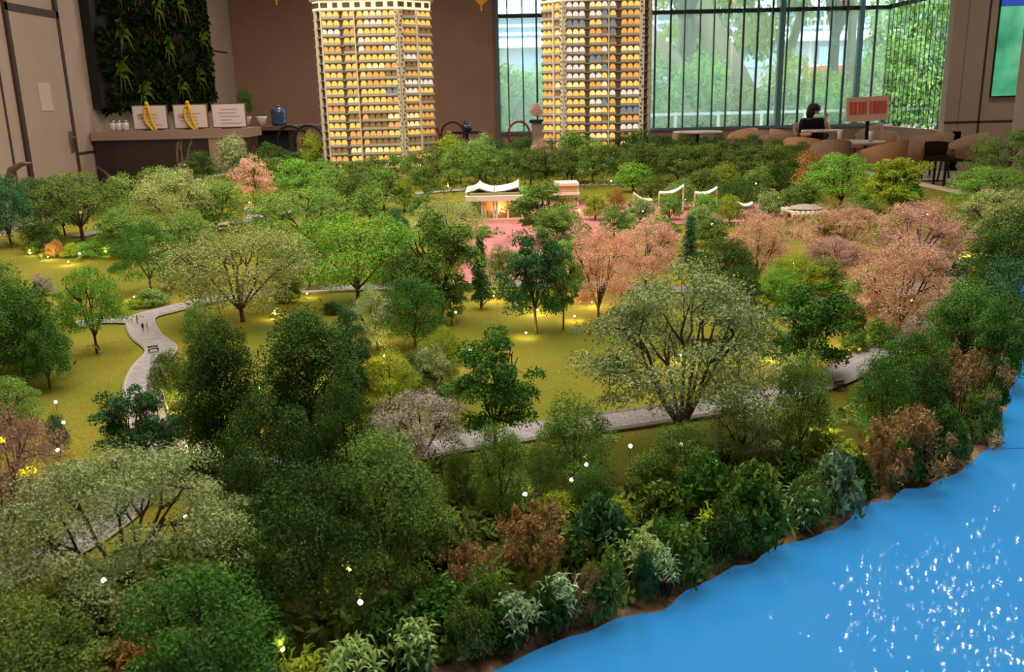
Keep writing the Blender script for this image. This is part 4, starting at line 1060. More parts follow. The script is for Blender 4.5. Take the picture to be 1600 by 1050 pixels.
figurine(231, 518, .036, 'miniature figure in a cream top on the winding path, right of the pair', cl['cream'], -.4)
figurine(215, 505, .034, 'miniature figure in maroon at the path fork, under the small tree', cl['maroon'], 2)
figurine(762, 338, .040, 'dark miniature figure standing at the pavilion columns', cl['dark'], 1)
figurine(1404, 545, .042, 'miniature figure in white by the footpath near the deep green pair', cl['white'], 1.2)
def garden_bench(px, py, rz, label):
    p = at(px, py, GZ + .01); o = empty('bench', p, rz, label, 'model bench'); o.scale = (.022,) * 3
    for y in (-.3, -.1, .1): MB().box((0, y, .45), (1.6, .16, .06)).build('seat_slat', cl['dark'], o)
    for z in (.65, .85): MB().box((0, .22, z), (1.6, .06, .14)).build('back_slat', cl['dark'], o)
    for x in (-.7, .7):
        for y in (-.3, .2): MB().box((x, y, .22), (.08, .08, .45)).build('leg', cl['dark'], o)
garden_bench(240, 549, .6, 'tiny dark bench at the edge of the winding left path')
garden_bench(1312, 606, .35, 'tiny dark bench on the front footpath, right end')

# ------------------------------------------------------------------ garden lamps (each its own light)
GL = {'w': emit('white_lamp_globe', (1, .94, .80), 7), 'y': emit('warm_lamp_globe', (1, .74, .22), 6), 's': emit('warm_spot_lens', (1, .80, .38), 9)}
def lamp(px, py, kind, label, e=.02, h=.05, r=.006, group=None):
    p = at(px, py, GZ + h); p.z = GZ
    z0 = gz(p.x, p.y); hh = max(.02, GZ + h - z0)
    o = empty('garden_lamp', (p.x, p.y, z0), 0, label, 'model lamp', group)
    MB().tube([(0, 0, -.01), (0, 0, hh - r * .7)], r * .16, 5).build('stake', M['dark'], o)
    MB().ball((0, 0, hh), r, 10, 6).build('globe', GL[kind], o, True)
    l = bpy.data.lights.new('lamp_light', 'POINT'); l.energy = e; l.shadow_soft_size = r * 1.3
    l.color = (1, .90, .72) if kind == 'w' else (1, .74, .26)
    lo = bpy.data.objects.new('lamp_light', l); C.objects.link(lo); lo.parent = o; lo.location = (0, 0, hh + (.018 if kind == 's' else r * 2.4))
LAMPS = [
 (87, 628, 'w', 'white globe lamp on the left lawn, uppermost of three'), (99, 660, 'w', 'white globe lamp on the left lawn, middle of three'), (90, 703, 'w', 'white globe lamp on the left lawn, lowest of three'),
 (290, 807, 'w', 'white globe lamp in the crown of the wide near left tree'), (162, 907, 'w', 'white globe lamp below the wide near left tree'),
 (629, 767, 'y', 'warm globe lamp behind the forked grey trunk'), (545, 890, 'y', 'large warm globe lamp left of the forked trunk foot'), (563, 941, 'w', 'small white globe lamp below the large warm one'),
 (440, 1014, 'y', 'warm globe lamp near the bottom edge'), (5, 968, 'y', 'warm globe lamp at the bottom left picture edge'), (348, 895, 'y', 'warm globe lamp right of the wide near left tree trunk'),
 (820, 772, 'w', 'white globe lamp above the big brown feathery shrub'), (893, 750, 'w', 'white globe lamp under the green dome-shaped tree'), (916, 726, 'w', 'white globe lamp right below the green dome-shaped tree'),
 (985, 697, 'w', 'white globe lamp beside the front footpath'), (1064, 694, 'w', 'white globe lamp at the foot of the largest spreading tree'), (1130, 537, 'w', 'white globe lamp behind the right limbs of the largest spreading tree'),
 (1289, 740, 'w', 'white globe lamp among the bank bushes'), (405, 606, 'y', 'warm globe lamp between the two dark columnar trees'), (150, 355, 'w', 'white globe lamp beside the open twisted umbrella tree'),
 (124, 396, 'w', 'small white lamp beside the bright green low bush at left'), (712, 488, 'w', 'white lamp at the foot of the tree with pale limbs'), (735, 547, 'w', 'white lamp on the lawn edge above the deep green open tree'),
 (955, 283, 'w', 'white lamp in front of the back row behind the kiosk'), (1015, 268, 'w', 'white lamp in the back row right of the right tower'), (880, 311, 'w', 'bright white lamp on the kiosk wall side'),
 (1070, 312, 'w', 'bright white lamp below the middle sail canopy'), (1181, 287, 'w', 'white lamp right of the round dark tree'), (1217, 309, 'y', 'warm lamp on the olive tree right of the sails'),
 (625, 270, 'w', 'white lamp in the back row below the left tower'),
 (465, 262, 'w', 'white lamp in front of the left tower at left'), (1112, 350, 'w', 'white lamp on the plaza right of the cypress'), (1425, 470, 'y', 'warm lamp in the largest rust tree'), (1005, 330, 'w', 'white lamp post behind the coral pink trees'),
 (1450, 335, 'w', 'white lamp at the right side of the salmon pink tree'), (1500, 362, 'w', 'white lamp behind the pale umbrella tree at right'),
]
for px, py, k, lb in LAMPS: lamp(px, py, k, lb, .022 if k == 'w' else .05, r=.0044 if py > 400 else .006)
SPOTS = [
 (47, 398, 'brightest ground spotlight, far left by the left edge group'), (107, 412, 'ground spotlight on the far left lawn'), (75, 404, 'ground spotlight under the orange brown bush'), (210, 467, 'ground spotlight at the path fork'),
 (165, 398, 'ground spotlight in front of the bright green low bush'), (771, 466, 'ground spotlight at the top left of the ochre lawn'), (822, 524, 'ground spotlight in the middle of the ochre lawn'), (840, 488, 'ground spotlight at the pale trunk on the ochre lawn'),
 (898, 498, 'ground spotlight at the foot of the coral pink tree'), (925, 476, 'ground spotlight behind the coral pink trunk'), (1063, 560, 'ground spotlight under the largest spreading tree'), (1212, 560, 'ground spotlight right of the largest spreading tree'),
 (430, 494, 'ground spotlight below the big pale olive tree'), (480, 462, 'ground spotlight right of the big pale olive tree'), (1308, 692, 'ground spotlight in the lime lit bush'),
 (600, 560, 'ground spotlight below the pale egg-shaped tree'), (1330, 540, 'ground spotlight left of the deep green pair'), (1510, 405, 'ground spotlight on the right lawn under the pale umbrella tree'), (390, 318, 'ground spotlight in the far left row'),
 (700, 292, 'ground spotlight on the far lawn left of the pavilion'), (780, 333, 'spotlight inside the pavilion'), (905, 330, 'spotlight in front of the kiosk'), (1240, 415, 'spotlight in the yellow-green pergola tree'),
 (960, 262, 'ground spotlight in the back row'), (660, 275, 'ground spotlight in the back row below the left tower'), (1170, 300, 'ground spotlight behind the round dark tree'), (280, 640, 'ground spotlight right of the winding path'),
 (300, 700, 'ground spotlight beside the left columnar tree'), (1040, 330, 'ground spotlight under the sails'),
]
for px, py, lb in SPOTS: lamp(px, py, 's', lb, .34, h=.010, r=.0035 if py > 400 else .005)
# the bright yellow shade hanging in the near left twiggy tree
p = atd(42, 737, at(60, 900).y + .02)
o = empty('yellow_lamp', p, 0, 'bright yellow oblong lamp in the mauve twiggy tree at left', 'model lamp')
MB().lathe([(.002, -.02), (.007, -.014), (.009, 0), (.008, .012), (.002, .018)], (0, 0, 0), 10).build('shade', emit('yellow_shade', (1, .80, .02), 1.3), o, True)
o.rotation_euler = (0, R(78), 0)
MB().tube([(.008, 0, .0), (.03, 0, -.005), (.10, 0, -.03)], .0016, 5).build('stem', M['bark'], o)
p = atd(4, 687, at(60, 900).y + .05)
o = empty('yellow_lamp', p, 0, 'small yellow lamp at the left picture edge in the mauve tree', 'model lamp')
MB().ball((0, 0, 0), .006, 10, 6).build('shade', bpy.data.materials['yellow_shade'], o, True)
MB().tube([(0, 0, -.004), (.004, 0, -.06)], .0015, 5).build('stem', M['bark'], o)

# ------------------------------------------------------------------ living plant wall with dark red lettering
GW0, GW1, GWB = 13.0, 17.7, 1.46
gw = empty('plant_wall', (XL, (GW0 + GW1) / 2, GWB), 0, 'dark living plant wall with two rows of dim red letters behind the reception', 'plant wall')
gl = GW1 - GW0; gh = ZC - GWB
MB().box((.07, 0, gh / 2), (.14, gl, gh)).build('backing_box', M['dark'], gw)
rg = np.random.default_rng(5)
n = 900
cc = np.stack([np.full(n, .17), rg.uniform(-gl / 2 + .12, gl / 2, n), rg.uniform(0, gh, n)], 1)
ed = np.stack([np.full(120, .14), gl / 2 + rg.uniform(-.05, .10, 120), rg.uniform(0, gh, 120)], 1)
bt = np.stack([np.full(60, .14), rg.uniform(-gl / 2 + .1, gl / 2, 60), rg.uniform(-.10, .05, 60)], 1)
cc = np.concatenate([cc, ed, bt])
V, Q, T = leaves(rg, cc, np.full(len(cc), .12), 24, .12, .35, 1, .4, rg.uniform(0, .6, len(cc)), droop=.4)
me = np_mesh('wall_foliage', V, Q, {'tone': T}); me.materials.append(leafmat('plant_wall_leaves', (10, 20, 8), (44, 58, 26), .1))
link('foliage', me, None, gw)['kind'] = 'stuff'
fern = leafmat('fern_leaves', (70, 84, 24), (150, 156, 62), .2)
for k in range(17):
    y, z = ((-1.75, 1.05), (-1.6, 1.75), (-.2, 1.55), (.95, 1.7), (.6, 2.4), (-1.0, 2.5), (1.6, 2.2), (-1.9, .5), (.1, .95), (-.6, 2.9), (1.2, 2.9), (-1.5, 2.9), (1.9, 1.2), (-1.2, .2), (.5, .35), (1.5, .5), (0.2, 2.2))[k]
    mb = MB()
    for j in range(9):
        a = j * 2.4 + k; L_ = rnd.uniform(.22, .4); d = Vector((.35, math.cos(a), math.sin(a) * .9)).normalized(); sdv = d.cross(Vector((1, .1, 0))).normalized() * .035
        p0 = Vector((.2, y, z)); p1 = p0 + d * L_ * .5 + Vector((.05, 0, .03)); p2 = p0 + d * L_ - Vector((0, 0, .08))
        mb.add([p0 - sdv * .3, p0 + sdv * .3, p1 + sdv, p1 - sdv, p2 + sdv * .1, p2 - sdv * .1], [(0, 1, 2, 3), (3, 2, 4, 5)])
    mb.build('fern', fern, gw)
M['redletter'] = mat('dark_red_letter', lin((74, 38, 32)), .6, .3)
STROKES = {'H': [(0, 0, .2, 1), (.8, 0, 1, 1), (.2, .42, .8, .58)], 'L': [(0, 0, .2, 1), (.2, 0, .9, .16)], 'O': [(0, 0, .2, 1), (.8, 0, 1, 1), (.2, 0, .8, .16), (.2, .84, .8, 1)],
           'I': [(.35, 0, .6, 1)], 'U': [(0, 0, .2, 1), (.8, 0, 1, 1), (.2, 0, .8, .16)], 'E': [(0, 0, .2, 1), (.2, 0, .9, .15), (.2, .42, .75, .57), (.2, .85, .9, 1)]}
for row, (y0, y1, z, h, word) in enumerate(((13.75, 17.1, 2.86, .26, 'HIIUEIOIUEIH'), (14.3, 16.5, 2.40, .26, 'IIUIOIIUIE'))):
    stp = (y1 - y0) / len(word)
    for i, chh in enumerate(word):
        mb = MB()
        for a0, b0, a1, b1_ in STROKES[chh]:
            mb.box((.20, y0 + stp * (i + .15 + .6 * (a0 + a1) / 2) - (GW0 + GW1) / 2, z - GWB + h * (b0 + b1_) / 2), (.04, stp * .6 * (a1 - a0), h * (b1_ - b0)))
        mb.build('letter', M['redletter'], gw)

# ------------------------------------------------------------------ reception counter and what stands on it
m = mat('dark_marble', lin((52, 40, 34)), .25, .5); nt = m.node_tree; b = nt.nodes['Principled BSDF']
tc = nt.nodes.new('ShaderNodeTexCoord'); n = nt.nodes.new('ShaderNodeTexNoise'); n.inputs['Scale'].default_value = 1.1; n.inputs['Detail'].default_value = 6; n.inputs['Distortion'].default_value = 1.2
nt.links.new(tc.outputs['Object'], n.inputs['Vector']); cr_ = nt.nodes.new('ShaderNodeValToRGB')
cr_.color_ramp.elements[0].position = .485; cr_.color_ramp.elements[0].color = (*lin((44, 34, 30)), 1)
e = cr_.color_ramp.elements.new(.5); e.color = (*lin((120, 104, 92)), 1)
cr_.color_ramp.elements[-1].position = .515; cr_.color_ramp.elements[-1].color = (*lin((48, 36, 32)), 1)
nt.links.new(n.outputs['Fac'], cr_.inputs[0]); nt.links.new(cr_.outputs[0], b.inputs['Base Color'])
M['marble'] = m
M['wood'] = mat('walnut_top', lin((104, 78, 62)), .5, .4, noise=.3, nscale=6)
M['taupe'] = mat('taupe_lacquer', lin((140, 116, 100)), .5, .3)
DC = 12.8
cl_, cr2 = XL + .02, atd(386, 205, DC).x
ct = atd(280, 203, DC).z
o = empty('reception_counter', ((cl_ + cr2) / 2, DC + .35, 0), 0, 'reception counter with taupe top band and black marble front', 'counter')
wd = cr2 - cl_
MB().box((0, .0, ct - .06), (wd, .8, .12)).build('counter_top', M['taupe'], o)
fp = MB().box((0, -.05, (ct - .12) / 2), (wd - .04, .6, ct - .12)).build('marble_front', M['marble'], o)
MB().box((wd * .36, -.37, (ct - .12) / 2), (wd * .22, .03, ct - .12)).build('taupe_panel', M['taupe'], o)
M['goldframe'] = mat('bronze_frame', lin((120, 98, 66)), .4, .4, metal=.5)
M['poster'] = mat('white_poster', lin((206, 190, 184)), .7, .2)
M['textline'] = mat('pinkish_print', lin((176, 148, 146)), .8, .1)
M['ribbon'] = mat('yellow_ribbon_cloth', lin((214, 168, 28)), .6, .3)
def ribbon(parent, x, h, lab, loc):
    o = empty('yellow_ribbon', loc, 0, lab, 'ribbon')
    L1 = [(.0, 0, h + .02), (-.03, -.02, h * .82), (-.05, -.02, h * .5), (-.02, -.02, h * .25), (.05, -.02, .0), (.085, -.02, -.03)]
    L2 = [(.0, 0, h + .02), (.03, -.03, h * .8), (.045, -.03, h * .55), (.06, -.03, h * .3), (.10, -.03, -.01)]
    for L_ in (L1, L2):
        MB().tube(smooth3(L_), .02, 6).build('ribbon_loop', M['ribbon'], o, True)
    MB().ball((0, -.02, h + .02), .028, 8, 6).build('knot', M['ribbon'], o, True)
def smooth3(p, n=4):
    p = [Vector(q) for q in p]; out = []
    for i in range(len(p) - 1):
        a, b, c, d = p[max(i - 1, 0)], p[i], p[i + 1], p[min(i + 2, len(p) - 1)]
        for k in range(n):
            t = k / n; out.append(.5 * ((2 * b) + (c - a) * t + (2 * a - 5 * b + 4 * c - d) * t * t + (3 * b - a - 3 * c + d) * t ** 3))
    return out + [p[-1]]
for i, (a, b_, lab) in enumerate(((207, 262, 'framed white sign on the counter, leftmost of three'), (271, 325, 'framed white sign on the counter, middle of three'), (331, 385, 'framed white sign without ribbon, rightmost of three on the counter'))):
    x0, x1 = atd(a, 185, DC + .1).x, atd(b_, 185, DC + .1).x; h = .335; w_ = x1 - x0
    o = empty('sign_stand', ((x0 + x1) / 2, DC + .12, ct), 0, lab, 'sign')
    MB().box((0, 0, h / 2 + .01), (w_, .03, h)).build('frame', M['goldframe'], o)
    bd = MB().box((0, -.016, h / 2 + .01), (w_ - .03, .012, h - .03)).build('board', M['poster'], o)
    rr = random.Random(i)
    mb = MB()
    for k in range(5 if i == 2 else 4):
        L_ = w_ * rr.uniform(.3, .6)
        mb.box((-.02 + rr.uniform(-.03, .06), -.0235, h * (.22 + .14 * k)), (L_, .003, .014))
    if i < 2: mb.box((-w_ * .28, -.0235, h * .55), (w_ * .16, .003, h * .2))
    mb.build('printed_lines', M['textline'], bd)['kind'] = 'stuff'
    MB().box((0, .06, .01), (w_ * .5, .14, .02)).build('foot', M['dark'], o)
    if i < 2:
        ribbon(None, 0, h, 'yellow ribbon hanging over the %s white sign on the counter' % ('leftmost' if i == 0 else 'middle'), ((x0 + x1) / 2 - .01, DC + .075, ct + .01))
M['jar'] = mat('pale_glass_jar', lin((190, 184, 176)), .15, .6)
for i, px in enumerate((178, 187, 197)):
    p = atd(px, 205, DC + .2)
    o = empty('glass_jar', (p.x, DC + .2, ct), 0, '%s pale glass jar at the left end of the counter' % ('leftmost', 'middle', 'rightmost')[i], 'jar')
    MB().lathe([(.04, 0), (.05, .02), (.05, .10), (.035, .115)], (0, 0, 0), 12).build('body', M['jar'], o, True)
    MB().lathe([(.036, 0), (.036, .02), (.01, .035)], (0, 0, .115), 12).build('lid', M['metal'], o, True)
# bar table behind, water bottle, plants, loop-backed chairs
DB = 14.6
tz = atd(450, 197, DB).z
xa, xb = atd(388, 197, DB).x, atd(508, 197, DB).x
o = empty('bar_table', ((xa + xb) / 2, DB + .35, 0), 0, 'dark walnut bar table running behind the left tower', 'table')
MB().box((0, 0, tz - .03), (xb - xa, .7, .06)).build('table_top', M['wood'], o)
MB().box((-(xb - xa) * .25, .1, (tz - .06) / 2), ((xb - xa) * .45, .5, tz - .06)).build('cabinet', M['dark'], o)
for x in (.47, .2): MB().box(((xb - xa) * x, -.3, (tz - .06) / 2), (.06, .06, tz - .06)).build('leg', M['dark'], o)
p = atd(437, 196, DB + .3)
o = empty('water_bottle', (p.x, DB + .3, tz), 0, 'big blue water cooler bottle on the bar table', 'bottle')
MB().lathe([(.09, 0), (.12, .02), (.125, .06), (.118, .09), (.125, .12), (.118, .16), (.125, .2), (.12, .26), (.06, .29)], (0, 0, 0), 20).build('bottle_body', mat('blue_polycarbonate', lin((58, 76, 104)), .15, .6), o, True)
MB().lathe([(.035, .285), (.035, .32), (.02, .325)], (0, 0, 0), 12).build('cap', mat('blue_cap', lin((60, 90, 130)), .4, .4), o, True)
def potted(px, py_base, py_top, d, z, wpx, lab, leaf):
    p = atd(px, py_base, d); h = atd(px, py_top, d).z - z; wid = wpx * d / FPX
    o = empty('potted_plant', (p.x, d, z), 0, lab, 'plant')
    MB().lathe([(.06, 0), (.085, .12), (.09, .16), (.075, .16)], (0, 0, 0), 14).build('pot', M['paper'], o, True)
    tr, fo, w_ = KIT['small'][1]
    st = link('stem', tr, M['bark'], o); st.location.z = .13; st.scale = (wid / w_, wid / w_, h - .13)
    f = link('foliage', fo, LEAF[leaf], o); f.location.z = .13; f.scale = (wid / w_, wid / w_, h - .13); f['kind'] = 'stuff'
potted(386, 203, 136, DB + .2, tz, 30, 'dark leafy potted plant between the counter and the water bottle', 'dark')
potted(410, 200, 178, DB + .15, tz, 18, 'small potted plant left of the water bottle', 'dark')
def loop_chair(px, py, d, lab, m_=None, rz=0):
    p = atd(px, py, d); o = empty('loop_back_chair', (p.x, d, 0), rz, lab, 'chair'); m_ = m_ or M['dark']
    zt = p.z; zs = zt - .45
    MB().lathe([(.20, 0), (.21, .03), (.19, .05)], (0, 0, zs), 16).build('seat', m_, o, True)
    MB().tube([(.22 * math.cos(a), .18 - .02, zs + .22 + .23 * math.sin(a)) for a in [i * math.pi / 9 - .35 for i in range(13)]], .022, 6).build('back_loop', m_, o, True)
    for x, y in ((-.15, -.15), (.15, -.15), (-.15, .15), (.15, .15)): MB().tube([(x, y, zs), (x * 1.25, y * 1.25, 0)], .016, 6).build('leg', m_, o)
loop_chair(457, 196, 14.0, 'dark loop-backed chair at the bar table, left of a pair', None, math.pi)
loop_chair(485, 195, 14.0, 'dark loop-backed chair at the bar table, right of a pair', None, math.pi)
loop_chair(706, 191, 17.5, 'black loop-backed chair right of the left tower by the brown wall', None, 0)
loop_chair(676, 196, 18.0, 'dark red loop-backed chair half hidden behind the left tower', mat('red_lacquer', lin((120, 30, 24)), .4, .4), .5)
loop_chair(816, 190, 17.0, 'dark red loop-backed chair in front of the window, left of the right tower', bpy.data.materials['red_lacquer'], .4)
p = atd(729, 191, 18.2)
o = empty('side_table', (p.x, 18.2, 0), 0, 'low dark side table against the brown wall', 'table')
st_z = atd(729, 206, 18.2).z
MB().lathe([(.34, 0), (.34, .03)], (0, 0, st_z - .03), 20).build('table_top', M['dark'], o); MB().tube([(0, 0, 0), (0, 0, st_z - .03)], .03, 8).build('leg', M['dark'], o); MB().lathe([(.22, 0), (.2, .02)], (0, 0, 0), 16).build('base', M['dark'], o)
o = empty('blue_vase', (p.x, 18.2, st_z), 0, 'dark blue vase on the low side table by the brown wall', 'vase')
MB().lathe([(.06, 0), (.11, .05), (.10, .12), (.04, .17), (.055, .2)], (0, 0, 0), 14).build('body', mat('blue_glaze', lin((40, 44, 84)), .2, .5), o, True)
MB().lathe([(.055, 0), (.05, .012), (.03, .012)], (0, 0, .2), 14).build('rim', M['dark'], o)
p = atd(840, 187, 18.6)
o = empty('planter_stand', (p.x, 18.6, 0), 0, 'dark pedestal with pink flowers by the left edge of the right tower', 'planter')
MB().box((0, 0, p.z / 2), (.24, .24, p.z)).build('pedestal', M['taupe'], o); MB().box((0, 0, p.z - .03), (.34, .3, .06)).build('tray', M['dark'], o)
tr, fo, w_ = KIT['small'][2]
f = link('flowers', fo, LEAF['pink'], o); f.location.z = p.z - .02; f.scale = (.34, .34, .36); f['kind'] = 'stuff'
# gold hanging ornaments
def ornament(px, py, d, r, lab):
    p = atd(px, py, d); o = empty('hanging_ornament', (p.x, d, p.z), 0, lab, 'ornament'); g = bpy.data.materials.get('gold_ornament') or mat('gold_ornament', lin((226, 160, 36)), .35, .5, metal=.3)
    MB().lathe([(.002, 0), (r * .35, r * .3), (r * .9, r * .8), (r, r * 1.4), (r * .8, r * 2.1), (r * .2, r * 2.5)], (0, 0, 0), 12).build('lantern_body', g, o, True)
    MB().tube([(0, 0, -r * .6), (0, 0, .01)], r * .12, 6).build('tassel', g, o)
    MB().tube([(0, 0, r * 2.4), (0, 0, ZC - p.z)], .006, 5).build('cord', M['dark'], o)
ornament(752, 10, 13.5, .10, 'gold hanging ornament at the top of the picture between the towers')
ornament(432, 3, 13.5, .07, 'small gold hanging ornament at the top of the picture near the plant wall')
M['redorn'] = mat('red_ornament', lin((150, 50, 40)), .5, .3)
for px, lab in ((1141, 'slim red hanging ornament in front of the window, left one'), (1318, 'slim red hanging ornament in front of the window, right one')):
    p = atd(px, 12, 17.5); o = empty('hanging_ornament', (p.x, 17.5, p.z), 0, lab, 'ornament')
    MB().lathe([(.004, 0), (.03, .1), (.024, .2), (.004, .24)], (0, 0, 0), 10).build('pendant', M['redorn'], o, True); MB().tube([(0, 0, .23), (0, 0, ZC - p.z)], .006, 5).build('cord', M['dark'], o)

# ------------------------------------------------------------------ lounge furniture on the right
M['shell'] = mat('taupe_shell_fabric', lin((146, 116, 94)), .8, .2, noise=.06, nscale=10)
M['shelltan'] = mat('tan_shell_fabric', lin((176, 130, 96)), .8, .2, noise=.06, nscale=10)
M['chairdark'] = mat('shadow_brown_fabric', lin((40, 32, 26)), .8, .2)  # near-black brown includes the shadow on the front chair's back
M['ttop'] = mat('rose_beige_table_top', lin((176, 140, 124)), .3, .4)
def tub_chair(px, py_top, d, label, m_, rz, wd=.66, top=None, inner=None):
    """wrap-around shell armchair: seat, curved shell back, four legs. rz turns its open front (local +y)"""
    p = atd(px, py_top, d); zt = p.z
    o = empty('tub_chair', (p.x, d, 0), rz, label, 'chair'); k = wd / .66; n = 14; V = []; F = []
    zs = zt - .38
    for i in range(n + 1):
        a = R(-200) + R(220) * i / n; a = R(180) + R(-25) + R(230) * i / n
        f = math.sin(math.pi * i / n); h = zs + .16 + (zt - zs - .16) * f ** .7
        for r, z in ((.25 * k, zs - .06), (.31 * k, zs + .1), (.33 * k, h), (.29 * k, h - .01), (.26 * k, zs + .1)): V.append((math.cos(a) * r, math.sin(a) * r, z))
    for i in range(n):
        for j in range(4): F.append((i * 5 + j, i * 5 + j + 1, (i + 1) * 5 + j + 1, (i + 1) * 5 + j))
    MB().add(V, F).build('shell_back', m_, o, True)
    MB().lathe([(.24 * k, 0), (.27 * k, .03), (.27 * k, .08), (.24 * k, .1)], (0, .02, zs - .06), 18).build('seat', inner or m_, o, True)
    for x, y in ((-.2, -.18), (.2, -.18), (-.2, .2), (.2, .2)): MB().tube([(x * k, y * k, zs - .04), (x * k * 1.15, y * k * 1.15, 0)], .016, 6).build('leg', M['dark'], o)
    return o
def side_chair(px, py_top, d, label, rz):
    p = atd(px, py_top, d); zt = p.z; zs = .46
    o = empty('side_chair', (p.x, d, 0), rz, label, 'chair')
    V = []; F = []
    for i in range(9):
        t = i / 8; x = (t - .5) * .50
        for z, yy in ((zs + .0, -.20), (zs + .2, -.25), (zt, -.28), (zt, -.25), (zs + .2, -.215), (zs, -.17)):
            V.append((x * (1 + .10 * (z - zs)), yy + .10 * abs(2 * t - 1) ** 2, z - (.03 * abs(2 * t - 1) ** 2 if z == zt else 0)))
    for i in range(8):
        for j in range(6): F.append((i * 6 + j, i * 6 + (j + 1) % 6, (i + 1) * 6 + (j + 1) % 6, (i + 1) * 6 + j))
    F += [tuple(range(6)), tuple(48 + k for k in range(6))[::-1]]
    MB().add(V, F).build('backrest', M['chairdark'], o, True)
    MB().box((0, .02, zs - .02), (.5, .46, .09)).build('seat', M['chairdark'], o)
    for x in (-.22, .22):
        for y in (-.2, .2): MB().box((x, y, (zs - .06) / 2), (.03, .03, zs - .06)).build('leg', M['dark'], o)
    MB().box((0, -.2, .10), (.42, .02, .02)).build('stretcher', M['dark'], o)
side_chair(1450, 219, 14.0, 'dark chair with straight black legs seen from behind, right of the lounge', R(-4))
tub_chair(1452, 206, 15.4, 'wide taupe tub chair behind the dark straight-legged chair', M['shell'], R(10), .78)
tub_chair(1505, 207, 14.3, 'taupe tub chair by the right wall, turned sideways', M['shell'], R(75), .74, inner=M['chairdark'])
tub_chair(1415, 218, 14.0, 'taupe tub chair left of the dark straight-legged chair', M['shell'], R(20), .62)
tub_chair(1370, 218, 12.1, 'tan tub chair at the right side of the rose table', M['shelltan'], R(40), .80)
tub_chair(1262, 212, 12.3, 'tan tub chair at the left side of the rose table', M['shelltan'], R(-40), .62)
tub_chair(1296, 216, 11.95, 'brown tub chair with its back to the model in front of the rose table', M['shell'], R(0), .56)
tub_chair(1213, 208, 14.5, 'dark taupe tub chair left of the tan tub chair', M['shell'], R(-20), .6)
tub_chair(1228, 200, 16.2, 'small taupe tub chair left of the seated person', M['shell'], R(-70), .55)
tub_chair(1352, 193, 16.4, 'taupe tub chair below the red lettered board', M['shell'], R(80), .6)
tub_chair(1378, 204, 15.8, 'taupe tub chair behind the rose table at right', M['shell'], R(150), .6)
tub_chair(1160, 199, 17.6, 'orange tan tub chair by the window left of the lounge', M['shelltan'], R(20), .58)
tub_chair(1190, 202, 17.2, 'taupe tub chair by the window, between orange chair and lounge', M['shell'], R(-15), .5)
tub_chair(1075, 203, 17.8, 'taupe tub chair by the window right behind the right tower', M['shell'], R(-30), .6)
def round_table(px, py, d, r, label, thick=.03):
    p = atd(px, py, d); o = empty('round_table', (p.x, d, 0), 0, label, 'table')
    MB().lathe([(r, 0), (r + .01, thick * .5), (r, thick)], (0, 0, p.z - thick), 32).build('table_top', M['ttop'], o)
    MB().tube([(0, 0, .03), (0, 0, p.z - thick)], .035, 10).build('leg', M['dark'], o); MB().lathe([(.26, 0), (.24, .03)], (0, 0, 0), 20).build('base', M['dark'], o)
    return p
tA = round_table(1322, 221, 12.9, .52, 'large rose beige round table in the lounge')
tB = round_table(1284, 203, 16.2, .34, 'smaller round table in front of the seated person')
tC = round_table(1090, 205, 17.2, .45, 'long low rose table by the window behind the right tower')
def glass(px, py, d, z, h, lab):
    p = atd(px, py, d); o = empty('drinking_glass', (p.x, d, z), 0, lab, 'glass')
    MB().lathe([(.028, 0), (.034, h), (.030, h), (.025, .01)], (0, 0, 0), 12).build('body', M['jar'], o, True); MB().lathe([(.029, 0), (.028, .008)], (0, 0, 0), 12).build('base', M['glass'], o)
glass(1312, 214, 12.8, tA.z, .16, 'tall glass on the rose table, left one')
glass(1361, 214, 12.8, tA.z, .14, 'tall glass on the rose table, right one')
# board on a stand with red strokes
p = atd(1357, 189, 15.8); q = atd(1357, 151, 15.8); hh = q.z - p.z; ww = 64 * 15.8 / FPX
o = empty('display_board', (p.x, 15.8, 0), 0, 'pinkish board with red lettering on a stand beside the seated person', 'board')
fr = MB().box((0, 0, (p.z + q.z) / 2), (ww, .04, hh)).build('board', mat('pinkish_board', lin((214, 170, 150)), .6, .3), o)
fr.rotation_euler.y = R(-2)
mb = MB()
for x0, x1 in ((-.43, -.35), (-.33, -.25), (-.22, -.15), (-.13, -.08), (-.06, -.03), (.05, .09), (.12, .20), (.215, .29), (.31, .36), (.38, .44)):
    MB().box(((x0 + x1) / 2 * ww, -.024, (p.z + q.z) / 2 + .02), ((x1 - x0) * ww * .9, .008, hh * .52)).build('red_stroke', mat('red_print', lin((196, 84, 66)), .7, .2) if 'red_print' not in bpy.data.materials else bpy.data.materials['red_print'], fr)
MB().box((0, .04, p.z / 2), (.05, .03, p.z)).build('stand_pole', M['dark'], o); MB().box((0, .04, .015), (.5, .36, .03)).build('stand_foot', M['dark'], o)
# seated person
d = 16.9; ph = atd(1272, 163, d); o = empty('person', (ph.x, d, 0), 0, 'person in a black top and white face mask seated by the window', 'person')
zt = ph.z; k = zt - 1.24
V = [(0, .05, .52), (0, .05, .70), (0, .02, .90), (0, .0, .98), (0, -.02, 1.06),
     (-.17, .02, .92), (-.22, -.08, .70), (-.08, -.22, .72), (.17, .02, .92), (.24, -.16, .76), (.13, -.30, .96),
     (-.10, .0, .50), (-.11, -.40, .50), (-.11, -.38, .08), (-.11, -.5, .04), (.10, .0, .50), (.11, -.40, .50), (.11, -.38, .08), (.11, -.5, .04)]
V = [(x, y, z + (k if z > .6 else 0)) for x, y, z in V]
E = [(0, 1), (1, 2), (2, 3), (3, 4), (2, 5), (5, 6), (6, 7), (2, 8), (8, 9), (9, 10), (0, 11), (11, 12), (12, 13), (13, 14), (0, 15), (15, 16), (16, 17), (17, 18)]
